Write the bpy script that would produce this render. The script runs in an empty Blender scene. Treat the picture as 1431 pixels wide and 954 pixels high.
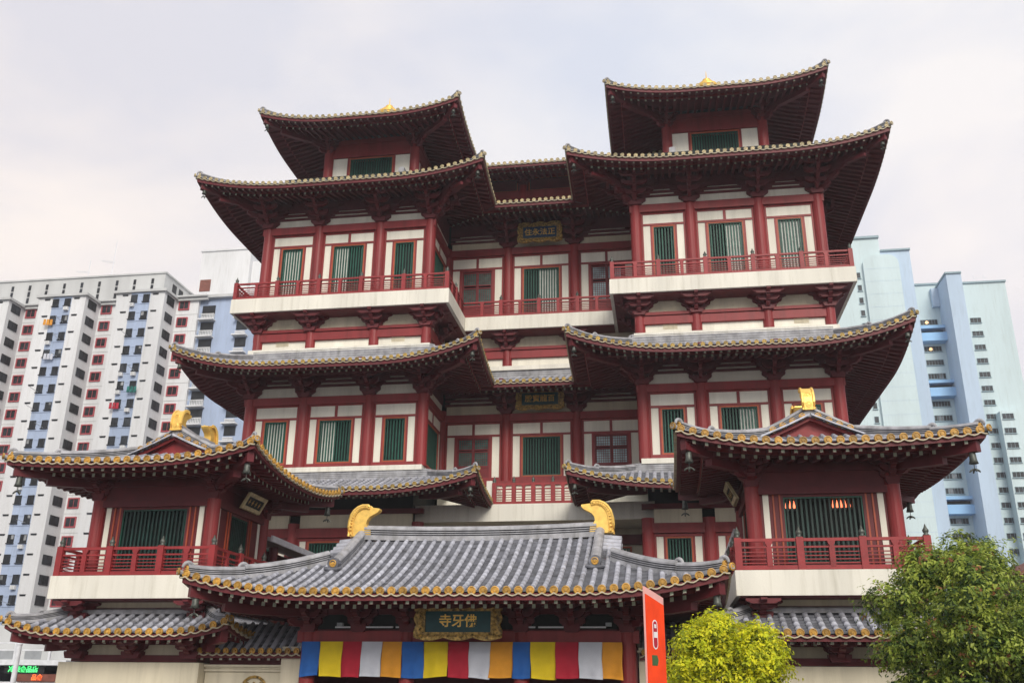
import bpy, math, random
from mathutils import Vector, Matrix
random.seed(7)
R = math.radians
S = bpy.context.scene
C = S.collection

# ------------------------------------------------------------ camera
cam = bpy.data.cameras.new('camera'); co = bpy.data.objects.new('camera', cam); C.objects.link(co)
yaw, pitch, roll, fpx = R(-9.070), R(20.303), R(0.607), 1322.3
cy, sy, cp, sp_ = math.cos(yaw), math.sin(yaw), math.cos(pitch), math.sin(pitch)
fw = Vector((sy*cp, cy*cp, sp_)); rt = Vector((cy, -sy, 0)); up = rt.cross(fw)
r2 = math.cos(roll)*rt + math.sin(roll)*up; u2 = -math.sin(roll)*rt + math.cos(roll)*up
M = Matrix((r2, u2, -fw)).transposed().to_4x4(); M.translation = (6.915, 0, 1.6)
co.matrix_world = M
cam.sensor_fit = 'HORIZONTAL'; cam.sensor_width = 36; cam.lens = 36*fpx/1431
cam.clip_start = .1; cam.clip_end = 6000
S.camera = co

# ------------------------------------------------------------ world, sun, exposure
SUN_EL, SUN_AZ = R(31), R(20)          # soft light from behind the camera, a little to its right
w = bpy.data.worlds.new('World'); S.world = w; w.use_nodes = True
nt = w.node_tree; nt.nodes.clear()
def N(t, **k):
    n = nt.nodes.new(t)
    for a, b in k.items(): setattr(n, a, b)
    return n
out = N('ShaderNodeOutputWorld'); mixs = N('ShaderNodeMixShader')
sky = N('ShaderNodeTexSky', sky_type='NISHITA', sun_disc=False, sun_elevation=SUN_EL, sun_rotation=math.pi-SUN_AZ)
bg1 = N('ShaderNodeBackground'); bg1.inputs[1].default_value = .10
nt.links.new(sky.outputs[0], bg1.inputs[0])
tc = N('ShaderNodeTexCoord'); mp = N('ShaderNodeMapping'); mp.inputs['Scale'].default_value = (1, 1, 1.9)
nz = N('ShaderNodeTexNoise'); nz.inputs['Scale'].default_value = 3.1; nz.inputs['Detail'].default_value = 6; nz.inputs['Roughness'].default_value = .5; nz.inputs['Distortion'].default_value = .25
nz2 = N('ShaderNodeTexNoise'); nz2.inputs['Scale'].default_value = 1.1; nz2.inputs['Detail'].default_value = 2
cr = N('ShaderNodeValToRGB'); e = cr.color_ramp.elements
e[0].position = .33; e[0].color = (.70, .735, .835, 1); e[1].position = .61; e[1].color = (.92, .905, .905, 1)
cr2 = N('ShaderNodeValToRGB'); e = cr2.color_ramp.elements
e[0].position = .40; e[0].color = (1, 1, 1, 1); e[1].position = .62; e[1].color = (1.05, .99, .965, 1)
mul = N('ShaderNodeMixRGB', blend_type='MULTIPLY'); mul.inputs[0].default_value = 1
bg2 = N('ShaderNodeBackground'); bg2.inputs[1].default_value = 1.0
L_ = nt.links.new
L_(tc.outputs['Generated'], mp.inputs[0]); L_(mp.outputs[0], nz.inputs[0]); L_(mp.outputs[0], nz2.inputs[0])
dot = N('ShaderNodeVectorMath', operation='DOT_PRODUCT'); nrm = N('ShaderNodeVectorMath', operation='NORMALIZE'); dot.inputs[1].default_value = (-.80, .56, .22)
L_(tc.outputs['Generated'], nrm.inputs[0]); L_(nrm.outputs[0], dot.inputs[0])
wr = N('ShaderNodeMapRange'); wr.interpolation_type = 'SMOOTHSTEP'; wr.inputs[1].default_value = .55; wr.inputs[2].default_value = 1.0; L_(dot.outputs['Value'], wr.inputs[0])
warm = N('ShaderNodeMixRGB', blend_type='MULTIPLY'); warm.inputs[2].default_value = (1.07, .985, .92, 1); L_(wr.outputs[0], warm.inputs[0])
L_(nz.outputs[0], cr.inputs[0]); L_(nz2.outputs[0], cr2.inputs[0]); L_(cr.outputs[0], mul.inputs[1]); L_(cr2.outputs[0], mul.inputs[2])
L_(mul.outputs[0], warm.inputs[1]); L_(warm.outputs[0], bg2.inputs[0]); mixs.inputs[0].default_value = .93
L_(bg1.outputs[0], mixs.inputs[1]); L_(bg2.outputs[0], mixs.inputs[2]); L_(mixs.outputs[0], out.inputs[0])
sl = bpy.data.lights.new('sun', 'SUN'); sl.energy = 2.5; sl.angle = R(24); sl.color = (1, .935, .83)
so = bpy.data.objects.new('sun', sl); C.objects.link(so); so.location = (20, -20, 60)
so.rotation_euler = (R(90)-SUN_EL, 0, SUN_AZ)
S.view_settings.view_transform = 'Standard'; S.view_settings.look = 'None'
S.view_settings.exposure = 0.17; S.view_settings.gamma = 1
S.render.engine = 'CYCLES'; S.cycles.max_bounces = 6; S.cycles.use_denoising = True

# ------------------------------------------------------------ materials
def mat(name, col, rough=.6, metal=0, var=.12, scale=3.0, bump=0, bscale=40, streak=0, emit=None, estr=0, spec=.4, rnd=0, stain=0):
    m = bpy.data.materials.new(name); m.use_nodes = True; t = m.node_tree
    b = t.nodes['Principled BSDF']; b.inputs['Roughness'].default_value = rough; b.inputs['Metallic'].default_value = metal
    b.inputs['Specular IOR Level'].default_value = spec
    g = t.nodes.new('ShaderNodeNewGeometry')
    n = t.nodes.new('ShaderNodeTexNoise'); n.inputs['Scale'].default_value = scale; n.inputs['Detail'].default_value = 6
    mpn = t.nodes.new('ShaderNodeMapping'); mpn.inputs['Scale'].default_value = (1, 1, .12 if streak else 1)
    t.links.new(g.outputs['Position'], mpn.inputs[0]); t.links.new(mpn.outputs[0], n.inputs[0])
    r = t.nodes.new('ShaderNodeValToRGB'); el = r.color_ramp.elements
    lo, hi = 1-var*1.4, 1+var*.6
    el[0].position = .3; el[1].position = .7
    el[0].color = (*[c*lo for c in col], 1); el[1].color = (*[min(1, c*hi) for c in col], 1)
    t.links.new(n.outputs[0], r.inputs[0]); colo = r.outputs[0]
    if stain:                            # runs of grime down the surface, with edges of their own
        ms_ = t.nodes.new('ShaderNodeMapping'); ms_.inputs['Scale'].default_value = (2.6, 2.6, .22); t.links.new(g.outputs['Position'], ms_.inputs[0])
        ns = t.nodes.new('ShaderNodeTexNoise'); ns.inputs['Scale'].default_value = 1.4; ns.inputs['Detail'].default_value = 7; ns.inputs['Roughness'].default_value = .62; t.links.new(ms_.outputs[0], ns.inputs[0])
        rs_ = t.nodes.new('ShaderNodeValToRGB'); rs_.color_ramp.elements[0].position = .50; rs_.color_ramp.elements[1].position = .74
        rs_.color_ramp.elements[0].color = (1, 1, 1, 1); rs_.color_ramp.elements[1].color = (1-stain, 1-stain*1.05, 1-stain*1.2, 1); t.links.new(ns.outputs[0], rs_.inputs[0])
        mm = t.nodes.new('ShaderNodeMixRGB'); mm.blend_type = 'MULTIPLY'; mm.inputs[0].default_value = 1; t.links.new(colo, mm.inputs[1]); t.links.new(rs_.outputs[0], mm.inputs[2]); colo = mm.outputs[0]
    if rnd:
        oi = t.nodes.new('ShaderNodeObjectInfo'); mr = t.nodes.new('ShaderNodeMapRange'); mr.inputs[3].default_value = 1-rnd; mr.inputs[4].default_value = 1+rnd*.6; t.links.new(oi.outputs['Random'], mr.inputs[0])
        mm = t.nodes.new('ShaderNodeMixRGB'); mm.blend_type = 'MULTIPLY'; mm.inputs[0].default_value = 1; t.links.new(colo, mm.inputs[1]); t.links.new(mr.outputs[0], mm.inputs[2]); colo = mm.outputs[0]
    t.links.new(colo, b.inputs['Base Color'])
    if bump:
        n2 = t.nodes.new('ShaderNodeTexNoise'); n2.inputs['Scale'].default_value = bscale; n2.inputs['Detail'].default_value = 4
        bp = t.nodes.new('ShaderNodeBump'); bp.inputs['Strength'].default_value = bump; bp.inputs['Distance'].default_value = .02
        t.links.new(g.outputs['Position'], n2.inputs[0]); t.links.new(n2.outputs[0], bp.inputs['Height']); t.links.new(bp.outputs[0], b.inputs['Normal'])
    if emit:
        b.inputs['Emission Color'].default_value = (*emit, 1); b.inputs['Emission Strength'].default_value = estr
    return m
MT = {}
def D(k, *a, **kw): MT[k] = mat(k, *a, **kw)
D('red_paint', (.255, .026, .028), .5, var=.16, scale=2.2, streak=1, bump=.2, bscale=9, rnd=.10, stain=.22)
D('red_shaded', (.125, .013, .018), .55, var=.18, scale=2.0, bump=.2, bscale=9)  # red paint darkened, the shade under the eaves put into its colour
D('rail_red', (.30, .028, .031), .5, var=.16, stain=.15, rnd=.12)
D('frame_orange', (.40, .075, .03), .5, rnd=.15)
D('white_wall', (.80, .775, .675), .75, var=.09, scale=1.5, streak=1, rnd=.08, stain=.12, bump=.1, bscale=14)
D('slab_white', (.77, .745, .66), .75, var=.10, scale=.9, streak=1, bump=.12, bscale=12, stain=.20)
D('cream', (.66, .60, .46), .8, var=.12, scale=1.4, streak=1, stain=.18, rnd=.05)
D('green', (.008, .080, .054), .5, var=.2, rnd=.35)
D('green_shaded', (.006, .036, .029), .5, var=.3, rnd=.3)  # slat green darkened to carry the pavilion eaves' shade in its colour
D('inner_dark', (.014, .018, .018), .8)  # gloom of unlit interiors put into the colour; also the plaque boards
D('screen', (.70, .72, .68), .8, var=.1, rnd=.1)
D('tile', (.45, .46, .52), .5, var=.26, scale=1.7, bump=.35, bscale=30, rnd=.16, stain=.28)
D('tile_dark', (.15, .155, .18), .7, var=.4, scale=3, stain=.3)
D('ridge_tile', (.37, .37, .39), .6, stain=.3, var=.3, scale=2.5, bump=.3, bscale=30)
D('cap_gold', (.54, .30, .055), .42, var=.35, scale=6, rnd=.28)
D('cap_hall', (.50, .34, .085), .45, var=.4, scale=6, rnd=.3)
D('cap_pale', (.55, .45, .25), .45, rnd=.2, var=.3, scale=5)
D('drip', (.50, .44, .31), .5, var=.2, scale=5)
D('rafter_end', (.45, .50, .38), .6, var=.3, scale=4)
D('gold', (.90, .58, .14), .38, metal=.35, var=.14, scale=6, bump=.3, bscale=20)
D('gold_carved', (.50, .32, .09), .5, metal=.2, var=.65, scale=9, bump=.9, bscale=16)
D('plaque_blue', (.015, .06, .13), .5, var=.2)
D('plaque_teal', (.014, .075, .085), .5, var=.2)
D('bronze', (.12, .13, .115), .5, metal=.5, var=.3, scale=8)
D('teal_glass', (.015, .15, .13), .35, var=.4, spec=.3)
D('pale_glass', (.40, .58, .62), .3, var=.5, scale=1.2, spec=.5)
D('lattice', (.17, .016, .02), .5)
D('grey_metal', (.33, .35, .37), .45, var=.12)
D('hdb_white', (.68, .69, .705), .85, var=.10, scale=.25, streak=1, stain=.14)
D('hdb_blue', (.37, .45, .61), .85, var=.12, scale=.3, streak=1, stain=.15)
D('hdb_red', (.42, .075, .09), .7, var=.15)
D('hdb_grey', (.52, .53, .53), .85, var=.12, scale=.4, streak=1)
D('hdb_glass', (.022, .026, .033), .5, var=.6, scale=.9, spec=.3, rnd=.6)
D('curtain', (.30, .31, .32), .7, var=.4, scale=1.5, rnd=.5)
D('mint', (.58, .70, .725), .85, var=.08, scale=.2, streak=1, stain=.12)
D('mint_blue', (.49, .61, .75), .85, var=.09, scale=.2, streak=1, stain=.12)
D('sky_blue', (.33, .57, .86), .8, var=.1, scale=.3)
D('hdb_trim', (.30, .40, .44), .8)
D('cloth_blue', (.02, .115, .40), .8, var=.1)
D('cloth_yellow', (.72, .53, .012), .8, var=.08)
D('cloth_red', (.42, .014, .035), .8, var=.1)
D('cloth_white', (.55, .57, .64), .8, var=.06)
D('cloth_orange', (.68, .29, .025), .8, var=.08)
D('sign_orange', (.99, .062, .004), .8, var=.16, scale=2.5)
D('sign_pale', (.80, .42, .38), .6)
D('sign_white', (.8, .8, .8), .5)
D('sign_green', (.05, .12, .04), .5)
D('black_metal', (.02, .02, .022), .4)
D('white_metal', (.72, .74, .78), .4)
D('asphalt', (.05, .05, .052), .9, var=.25, bump=.5, bscale=60)
D('paving', (.17, .165, .155), .85, var=.2, bump=.3, bscale=20)
D('kerb', (.38, .37, .35), .85)
D('road_paint', (.75, .75, .72), .7)
D('leaf_lime', (.58, .64, .02), .6, var=.3, scale=2.5)
D('leaf_yellow', (.85, .82, .03), .6, var=.2, scale=2.5)
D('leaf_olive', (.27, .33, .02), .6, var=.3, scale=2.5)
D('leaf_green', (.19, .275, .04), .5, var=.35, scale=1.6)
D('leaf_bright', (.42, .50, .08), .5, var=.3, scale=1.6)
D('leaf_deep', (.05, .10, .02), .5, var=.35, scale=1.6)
D('leaf_rust', (.34, .15, .06), .6, var=.3)
D('bark', (.13, .095, .07), .9, var=.35, bump=.6, bscale=25)
D('rust_roof', (.20, .07, .05), .7, var=.2)
D('lamp_glow', (.9, .2, .1), .5, emit=(1, .22, .10), estr=2.2)
D('neon_green', (.1, .8, .2), .5, emit=(.10, .95, .28), estr=1.1)
D('neon_orange', (.9, .2, .05), .5, emit=(1, .16, .04), estr=.9)
D('warm_lamp', (.9, .6, .3), .5, emit=(1, .62, .30), estr=1.3)

for k_, m_ in list(MT.items()):          # thin leaves let light through
    if k_.startswith('leaf_'):
        t_ = m_.node_tree; pb = t_.nodes['Principled BSDF']; src = pb.inputs['Base Color'].links[0].from_socket
        tl = t_.nodes.new('ShaderNodeBsdfTranslucent'); mx_ = t_.nodes.new('ShaderNodeMixShader'); mx_.inputs[0].default_value = .38
        t_.links.new(src, tl.inputs[0]); t_.links.new(pb.outputs[0], mx_.inputs[1]); t_.links.new(tl.outputs[0], mx_.inputs[2])
        t_.links.new(mx_.outputs[0], t_.nodes['Material Output'].inputs['Surface'])
# ------------------------------------------------------------ builders
MX = 1                                  # -1 while the mirrored (left) half is built
WL = {}
def mv(p): return Vector((p[0]*MX, p[1], p[2]))
class F:                                # wall frame: u along the wall, n out of it
    def __init__(s, ox, oy, ux, uy): s.o = (ox, oy); s.u = (ux, uy); s.n = (uy, -ux)
    def p(s, u, w, z): return (s.o[0]+s.u[0]*u+s.n[0]*w, s.o[1]+s.u[1]*u+s.n[1]*w, z)
class MB:
    def __init__(s): s.v = []; s.f = []; s.m = []
    def face(s, pts, m=0):
        i = len(s.v); s.v += [tuple(p) for p in pts]; s.f.append(tuple(range(i, i+len(pts)))); s.m.append(m)
    def hexa(s, p, m=0, skip=()):       # p: 4 bottom, 4 top (counter-clockwise from above)
        i = len(s.v); s.v += [tuple(q) for q in p]
        for k, q in enumerate(((3, 2, 1, 0), (4, 5, 6, 7), (0, 1, 5, 4), (1, 2, 6, 5), (2, 3, 7, 6), (3, 0, 4, 7))):
            if k not in skip: s.f.append(tuple(i+j for j in q)); s.m.append(m)
    def box(s, x0, x1, y0, y1, z0, z1, m=0):
        x0, x1 = min(x0, x1), max(x0, x1); y0, y1 = min(y0, y1), max(y0, y1)
        s.hexa([(x0, y0, z0), (x1, y0, z0), (x1, y1, z0), (x0, y1, z0), (x0, y0, z1), (x1, y0, z1), (x1, y1, z1), (x0, y1, z1)], m)
    def lb(s, f, u0, u1, w0, w1, z0, z1, m=0):
        s.hexa([f.p(u0, w1, z0), f.p(u1, w1, z0), f.p(u1, w0, z0), f.p(u0, w0, z0), f.p(u0, w1, z1), f.p(u1, w1, z1), f.p(u1, w0, z1), f.p(u0, w0, z1)], m)
    def lprism(s, f, poly, w0, w1, m=0): # poly of (u,z), extruded along n
        n = len(poly); a = [f.p(u, w1, z) for u, z in poly]; b = [f.p(u, w0, z) for u, z in poly]
        i = len(s.v); s.v += a+b
        s.f.append(tuple(range(i, i+n))); s.m.append(m); s.f.append(tuple(range(i+2*n-1, i+n-1, -1))); s.m.append(m)
        for k in range(n):
            j = (k+1) % n; s.f.append((i+k, i+n+k, i+n+j, i+j)); s.m.append(m)
    def wprism(s, f, poly, u0, u1, m=0): # poly of (w,z), extruded along u
        g = F(*f.p(u0, 0, 0)[:2], *f.n); s.lprism(F(g.o[0], g.o[1], f.n[0], f.n[1]), poly, -(u1-u0), 0, m)
    def cyl(s, x, y, z0, z1, r0, r1=None, n=14, m=0):
        s.lathe((x, y), [(r0, z0), (r0 if r1 is None else r1, z1)], n, m)
    def lathe(s, c, prof, n=12, m=0, cap=True):
        i = len(s.v); k = len(prof)
        for r, z in prof:
            for j in range(n): s.v.append((c[0]+r*math.cos(2*math.pi*j/n), c[1]+r*math.sin(2*math.pi*j/n), z))
        for q in range(k-1):
            for j in range(n):
                j2 = (j+1) % n; s.f.append((i+q*n+j, i+q*n+j2, i+(q+1)*n+j2, i+(q+1)*n+j)); s.m.append(m)
        if cap:
            s.f.append(tuple(i+j for j in range(n-1, -1, -1))); s.m.append(m)
            s.f.append(tuple(i+(k-1)*n+j for j in range(n))); s.m.append(m)
    def tube(s, pts, rad, n=6, m=0, cap=True):
        i = len(s.v); P = [Vector(p) for p in pts]; K = len(P)
        for q in range(K):
            t = (P[min(q+1, K-1)]-P[max(q-1, 0)]).normalized()
            a = t.cross(Vector((0, 0, 1))); a = Vector((1, 0, 0)) if a.length < 1e-4 else a.normalized(); b = a.cross(t)
            r = rad[q] if isinstance(rad, (list, tuple)) else rad
            for j in range(n):
                an = 2*math.pi*j/n; s.v.append(tuple(P[q]+a*r*math.cos(an)+b*r*math.sin(an)))
        for q in range(K-1):
            for j in range(n):
                j2 = (j+1) % n; s.f.append((i+q*n+j, i+q*n+j2, i+(q+1)*n+j2, i+(q+1)*n+j)); s.m.append(m)
        if cap:
            s.f.append(tuple(i+j for j in range(n-1, -1, -1))); s.m.append(m)
            s.f.append(tuple(i+(K-1)*n+j for j in range(n))); s.m.append(m)
    def sweep(s, sec, pts, m=0, scale=None, ms=None):  # sec of (lateral, up) along a path, lateral kept level
        i = len(s.v); P = [Vector(p) for p in pts]; K = len(P); n = len(sec)
        for q in range(K):
            t = P[min(q+1, K-1)]-P[max(q-1, 0)]; h = Vector((t.x, t.y, 0)).normalized(); lat = Vector((h.y, -h.x, 0))
            sc = scale[q] if scale else 1
            for a, b in sec: s.v.append(tuple(P[q]+lat*a*sc+Vector((0, 0, b*sc))))
        for q in range(K-1):
            for j in range(n):
                j2 = (j+1) % n; s.f.append((i+q*n+j, i+q*n+j2, i+(q+1)*n+j2, i+(q+1)*n+j)); s.m.append(ms[j] if ms else m)
        s.f.append(tuple(i+j for j in range(n-1, -1, -1))); s.m.append(m)
        s.f.append(tuple(i+(K-1)*n+j for j in range(n))); s.m.append(m)
    def disc(s, c, nrm, r, th=.06, n=12, m=0):  # round tile end with a raised boss, facing nrm (horizontal)
        nx, ny = nrm; ux, uy = -ny, nx
        def P(rr, an, o): return (c[0]+ux*rr*math.cos(an)+nx*o, c[1]+uy*rr*math.cos(an)+ny*o, c[2]+rr*math.sin(an))
        i = len(s.v); rings = [(r, -th), (r, 0), (r*.80, .008), (r*.74, -.018), (r*.46, -.018), (r*.34, .014)]
        for rr, o in rings:
            for j in range(n): s.v.append(P(rr, 2*math.pi*j/n, o))
        for q in range(len(rings)-1):
            for j in range(n):
                j2 = (j+1) % n; s.f.append((i+q*n+j, i+q*n+j2, i+(q+1)*n+j2, i+(q+1)*n+j)); s.m.append(m)
        q = len(rings)-1; s.f.append(tuple(i+q*n+j for j in range(n))); s.m.append(m)
    def mesh(s, name, mats, smooth=False, org=None):
        vs = [mv(p) for p in s.v]
        if org is None:
            if vs:
                lo = [min(v[k] for v in vs) for k in range(3)]; hi = [max(v[k] for v in vs) for k in range(3)]
                c = Vector([(a+b)/2 for a, b in zip(lo, hi)])
            else: c = Vector()
        else: c = Vector(org)
        me = bpy.data.meshes.new(name)
        fs = s.f if MX == 1 else [f[::-1] for f in s.f]
        me.from_pydata([tuple(v-c) for v in vs], [], fs)
        for k in (mats if isinstance(mats, (list, tuple)) else [mats]): me.materials.append(MT[k] if isinstance(k, str) else k)
        me.polygons.foreach_set('material_index', s.m)
        if smooth: me.polygons.foreach_set('use_smooth', [True]*len(me.polygons))
        me.update()
        return me, c
    def build(s, name, mats, parent=None, smooth=False, kind=None, label=None):
        if not s.f: return None
        me, c = s.mesh(name, mats, smooth); return link(name, me, c, parent, kind, label)
def link(name, me, loc, parent=None, kind=None, label=None):
    o = bpy.data.objects.new(name, me); C.objects.link(o)
    if parent is not None: o.parent = parent; o.location = Vector(loc)-WL[parent.name]
    else: o.location = loc
    WL[o.name] = Vector(loc)
    if kind: o['kind'] = kind
    if label: o['label'] = label
    return o
def thing(name, label, cat, loc, group=None):
    o = bpy.data.objects.new(name, None); C.objects.link(o); l = mv(loc); o.location = l; WL[o.name] = l
    o['label'] = label; o['category'] = cat; o.empty_display_size = .2
    if group: o['group'] = group
    return o
def node(name, parent, loc, label=None):   # an Empty that is a part grouping sub-parts
    o = bpy.data.objects.new(name, None); C.objects.link(o); l = mv(loc); o.parent = parent; o.location = l-WL[parent.name]; WL[o.name] = l
    if label: o['label'] = label
    return o
def tag(o, label, cat, group=None):
    o['label'] = label; o['category'] = cat
    if group: o['group'] = group
    return o
def side(a, b): return a if MX == -1 else b     # word for the left / right half
_cache = {}
def shared(key, fn):                    # fn -> (MB, mats, smooth) built about its own origin
    k = (key, MX)
    if k not in _cache:
        mb, mats, sm = fn(); _cache[k] = mb.mesh(key if isinstance(key, str) else key[0], mats, sm, org=(0, 0, 0))[0]
    return _cache[k]
def inst(name, me, loc, parent, **k): return link(name, me, mv(loc), parent, **k)

# ------------------------------------------------------------ roof system
RH = [(.17, -.1), (.17, .06), (.115, .062), (.115, .095), (.165, .10), (.165, .13), (.115, .132), (.115, .165), (.165, .17), (.165, .20), (.115, .202), (.115, .235), (.18, .24), (.17, .30), (.10, .37), (0, .40)]
RIDGE = [(-a, b) for a, b in RH[:-1]]; RIDGE = RH+RIDGE[::-1]
RM = [0]*len(RIDGE)
for q_ in (1, 2, 3, 5, 6, 7, 9, 10, 11): RM[q_] = 1; RM[len(RIDGE)-2-q_] = 1  # groove faces take the darker tile, recess shade put into the colour
RMATS = ['ridge_tile', 'tile_dark']
class Edge:
    def __init__(s, E0, d, L, c0, c1, T, z0, s0, k, l0=0, l1=0, LL=5, clamp=99, ss=.28, Ts=None, drop=.30):
        s.E0, s.d, s.L, s.c0, s.c1, s.T, s.z0, s.s0, s.k, s.l0, s.l1, s.LL, s.clamp, s.ss, s.drop = E0, d, L, c0, c1, T, z0, s0, k, l0, l1, LL, clamp, ss, drop
        s.n = (d[1], -d[0]); s.Ts = Ts or T
    def xy(s, a, t): return (s.E0[0]+s.d[0]*a-s.n[0]*t, s.E0[1]+s.d[1]*a-s.n[1]*t)
    def lift(s, a, t):
        r = 0; f = max(0, 1-t/(s.LL*.9))
        if s.c0 == 'hip': r += s.l0*max(0, 1-max(a, 0)/s.LL)**2.2*f
        if s.c1 == 'hip': r += s.l1*max(0, 1-max(s.L-a, 0)/s.LL)**2.2*f
        return r
    def Z(s, a, t): return s.z0+s.s0*t+s.k*t*t+s.lift(a, t)
    def Zs(s, a, t): return s.z0-s.drop+s.ss*t+s.lift(a, t)
    def P(s, a, t, dz=0): return (*s.xy(a, t), s.Z(a, t)+dz)
    def Q(s, a, t, dz=0): return (*s.xy(a, t), s.Zs(a, t)+dz)
    def lo(s, t, c=None):
        t = min(t, s.clamp if c is None else c); return t if s.c0 == 'hip' else -t if s.c0 == 'valley' else 0
    def hi(s, t, c=None):
        t = min(t, s.clamp if c is None else c); return s.L-t if s.c1 == 'hip' else s.L+t if s.c1 == 'valley' else s.L
    def span(s, a, T):                  # (tmin, tmax) available at position a
        t0, t1 = 0, T
        for b, c in ((a, s.c0), (s.L-a, s.c1)):
            if c == 'hip' and b < s.clamp: t1 = min(t1, b)
            elif c == 'valley' and b < 0: t0 = max(t0, -b)
            elif c == 'end' and b < 0: t1 = -1
        return t0, t1
def build_edge(e, roof, sp=.38, rr=.10, cr=.135, rows='join', caps='join', cap_mat='cap_gold', ring=False, steps=False, vis=True, raft=True, raft_T=None, rsp=None):
    # deck
    mb = MB(); NA = max(6, int(e.L/.8)); st = max(5, int(e.T/.8)); ts = []
    if steps:
        q = int(e.T/.20)
        for k in range(q):
            ts += [(e.T*k/q, 0.015), (e.T*(k+1)/q-.002, -.045)]
    else: ts = [(e.T*k/st, 0) for k in range(st+1)]
    if vis:
        base = len(mb.v)
        for t, dz in ts:
            for i in range(NA+1):
                a = e.lo(t)+(e.hi(t)-e.lo(t))*i/NA; mb.v.append(e.P(a, t, dz-.02))
        for q in range(len(ts)-1):
            for i in range(NA):
                b = base+q*(NA+1)+i; mb.f.append((b, b+1, b+NA+2, b+NA+1)); mb.m.append(0)
        mb.build('pan_tiles', 'tile_dark', roof, kind='stuff')
    # soffit board and fascia
    mb = MB(); ns = 5
    for q in range(ns+1):
        t = .14+(e.Ts-.14)*q/ns
        for i in range(NA+1):
            a = e.lo(t, 99)+(e.hi(t, 99)-e.lo(t, 99))*i/NA; mb.v.append(e.Q(a, t))
    for q in range(ns):
        for i in range(NA):
            b = q*(NA+1)+i; mb.f.append((b+NA+1, b+NA+2, b+1, b)); mb.m.append(0)
    mb.build('soffit', 'red_shaded', roof)
    mb = MB(); prev = None
    for i in range(NA*2+1):
        def ring_(t): return e.lo(t)+(e.hi(t)-e.lo(t))*i/(NA*2)
        cur = [e.P(ring_(.05), .05, -.06), e.Q(ring_(.05), .05, -.03), e.Q(ring_(.16), .16, -.03), e.P(ring_(.16), .16, -.06)]
        if prev:
            for q in range(4):
                q2 = (q+1) % 4; mb.face([prev[q], prev[q2], cur[q2], cur[q]])
        prev = cur
    mb.build('fascia', 'red_shaded', roof)
    # tile rows, round ends, drip edges
    n = max(1, round(e.L/sp)); sp = e.L/n; rj = MB(); cj = MB(); dj = MB()
    k0 = -int(min(e.T, e.clamp)/sp) if e.c0 == 'valley' else 0; k1 = n+(int(min(e.T, e.clamp)/sp) if e.c1 == 'valley' else 0)
    for k in range(k0, k1):
        a = (k+.5)*sp; t0, t1 = e.span(a, e.T)
        if t1-t0 < .12: continue
        if vis:
            m_ = MB() if rows == 'each' and t0 == 0 else rj
            segs = max(2, int((t1-t0)/(.36 if ring else .7))); P_ = []
            for q in range(segs+1):
                t = t0+(t1-t0)*q/segs; P_.append((t, 1.0))
                if ring and q < segs: P_.append((t+.045, 1.0)); P_.append((t+.05, .955)); P_.append((t0+(t1-t0)*(q+1)/segs-.003, .955))
            i0 = len(m_.v); ang = [math.pi*j/6 for j in range(7)]
            for t, f in P_:
                for an in ang:
                    x, y = e.xy(a+rr*f*math.cos(an), t); m_.v.append((x, y, e.Z(a, t)+rr*f*math.sin(an)*1.05-.02))
            for q in range(len(P_)-1):
                for j in range(6):
                    b = i0+q*7+j; m_.f.append((b, b+7, b+8, b+1)); m_.m.append(0)
            m_.f.append(tuple(i0+j for j in range(7))); m_.m.append(0)
            if m_ is not rj: m_.build('tile_row', 'tile', roof, smooth=True)
        if 0 <= k < n:
            c = (*e.xy(a, -.03), e.Z(a, 0)+.035)
            if caps == 'each':
                def fn():
                    q = MB(); q.disc((0, 0, 0), e.n, cr); return q, cap_mat, False
                inst('tile_end', shared(('tile_end', e.n, cr, cap_mat), fn), c, roof)
            else: cj.disc(c, e.n, cr, n=10)
    for k in range(0, n+1):             # drip tiles hang between the rows
        am = k*sp; A = [max(0, min(e.L, am+sp*(j/4-.5))) for j in range(5)]
        if A[-1]-A[0] < .05: continue
        for j in range(4):
            z = [-.075-.075*math.sin(math.pi*q/4) for q in (j, j+1)]
            p = []
            for dz in (0, .042):
                p += [(*e.xy(A[j], -.045), e.Z(A[j], 0)+z[0]+dz), (*e.xy(A[j+1], -.045), e.Z(A[j+1], 0)+z[1]+dz), (*e.xy(A[j+1], .06), e.Z(A[j+1], 0)+z[1]+dz), (*e.xy(A[j], .06), e.Z(A[j], 0)+z[0]+dz)]
            dj.hexa(p)
    rj.build('tile_rows', 'tile', roof, smooth=True, kind='stuff'); cj.build('tile_ends', cap_mat, roof, kind='stuff'); dj.build('drip_tiles', 'drip', roof, kind='stuff')
    if not raft: return
    # two tiers of rafters with painted ends
    fly = MB(); low = MB(); rs = rsp or sp*1.06; nr = max(1, round(e.L/rs)); rs = e.L/nr; RT = raft_T or e.Ts
    q0 = -int(RT/rs) if e.c0 == 'valley' else 0; q1 = nr+(int(RT/rs) if e.c1 == 'valley' else 0)
    cl = e.clamp; e.clamp = 99
    for k in range(q0, q1):
        a = (k+.5)*rs; t0, t1 = e.span(a, RT)
        if t1-t0 < .2: continue
        def bar(mb_, ta, tb, h0, h1, wd):
            if tb-ta < .1: return
            p = []
            for dz in (h0, h1): p += [e.Q(a-wd, ta, dz), e.Q(a+wd, ta, dz), e.Q(a+wd, tb, dz), e.Q(a-wd, tb, dz)]
            mb_.hexa(p)
            mb_.face([e.Q(a-wd*.8, ta-.006, h0+.015), e.Q(a+wd*.8, ta-.006, h0+.015), e.Q(a+wd*.8, ta-.006, h1-.02), e.Q(a-wd*.8, ta-.006, h1-.02)], 1)
        if t0 == 0: bar(fly, .20, min(t1, 1.35), -.15, -.002, .065)
        bar(low, max(t0, .95), t1, -.32, -.155, .07)
    e.clamp = cl
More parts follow.
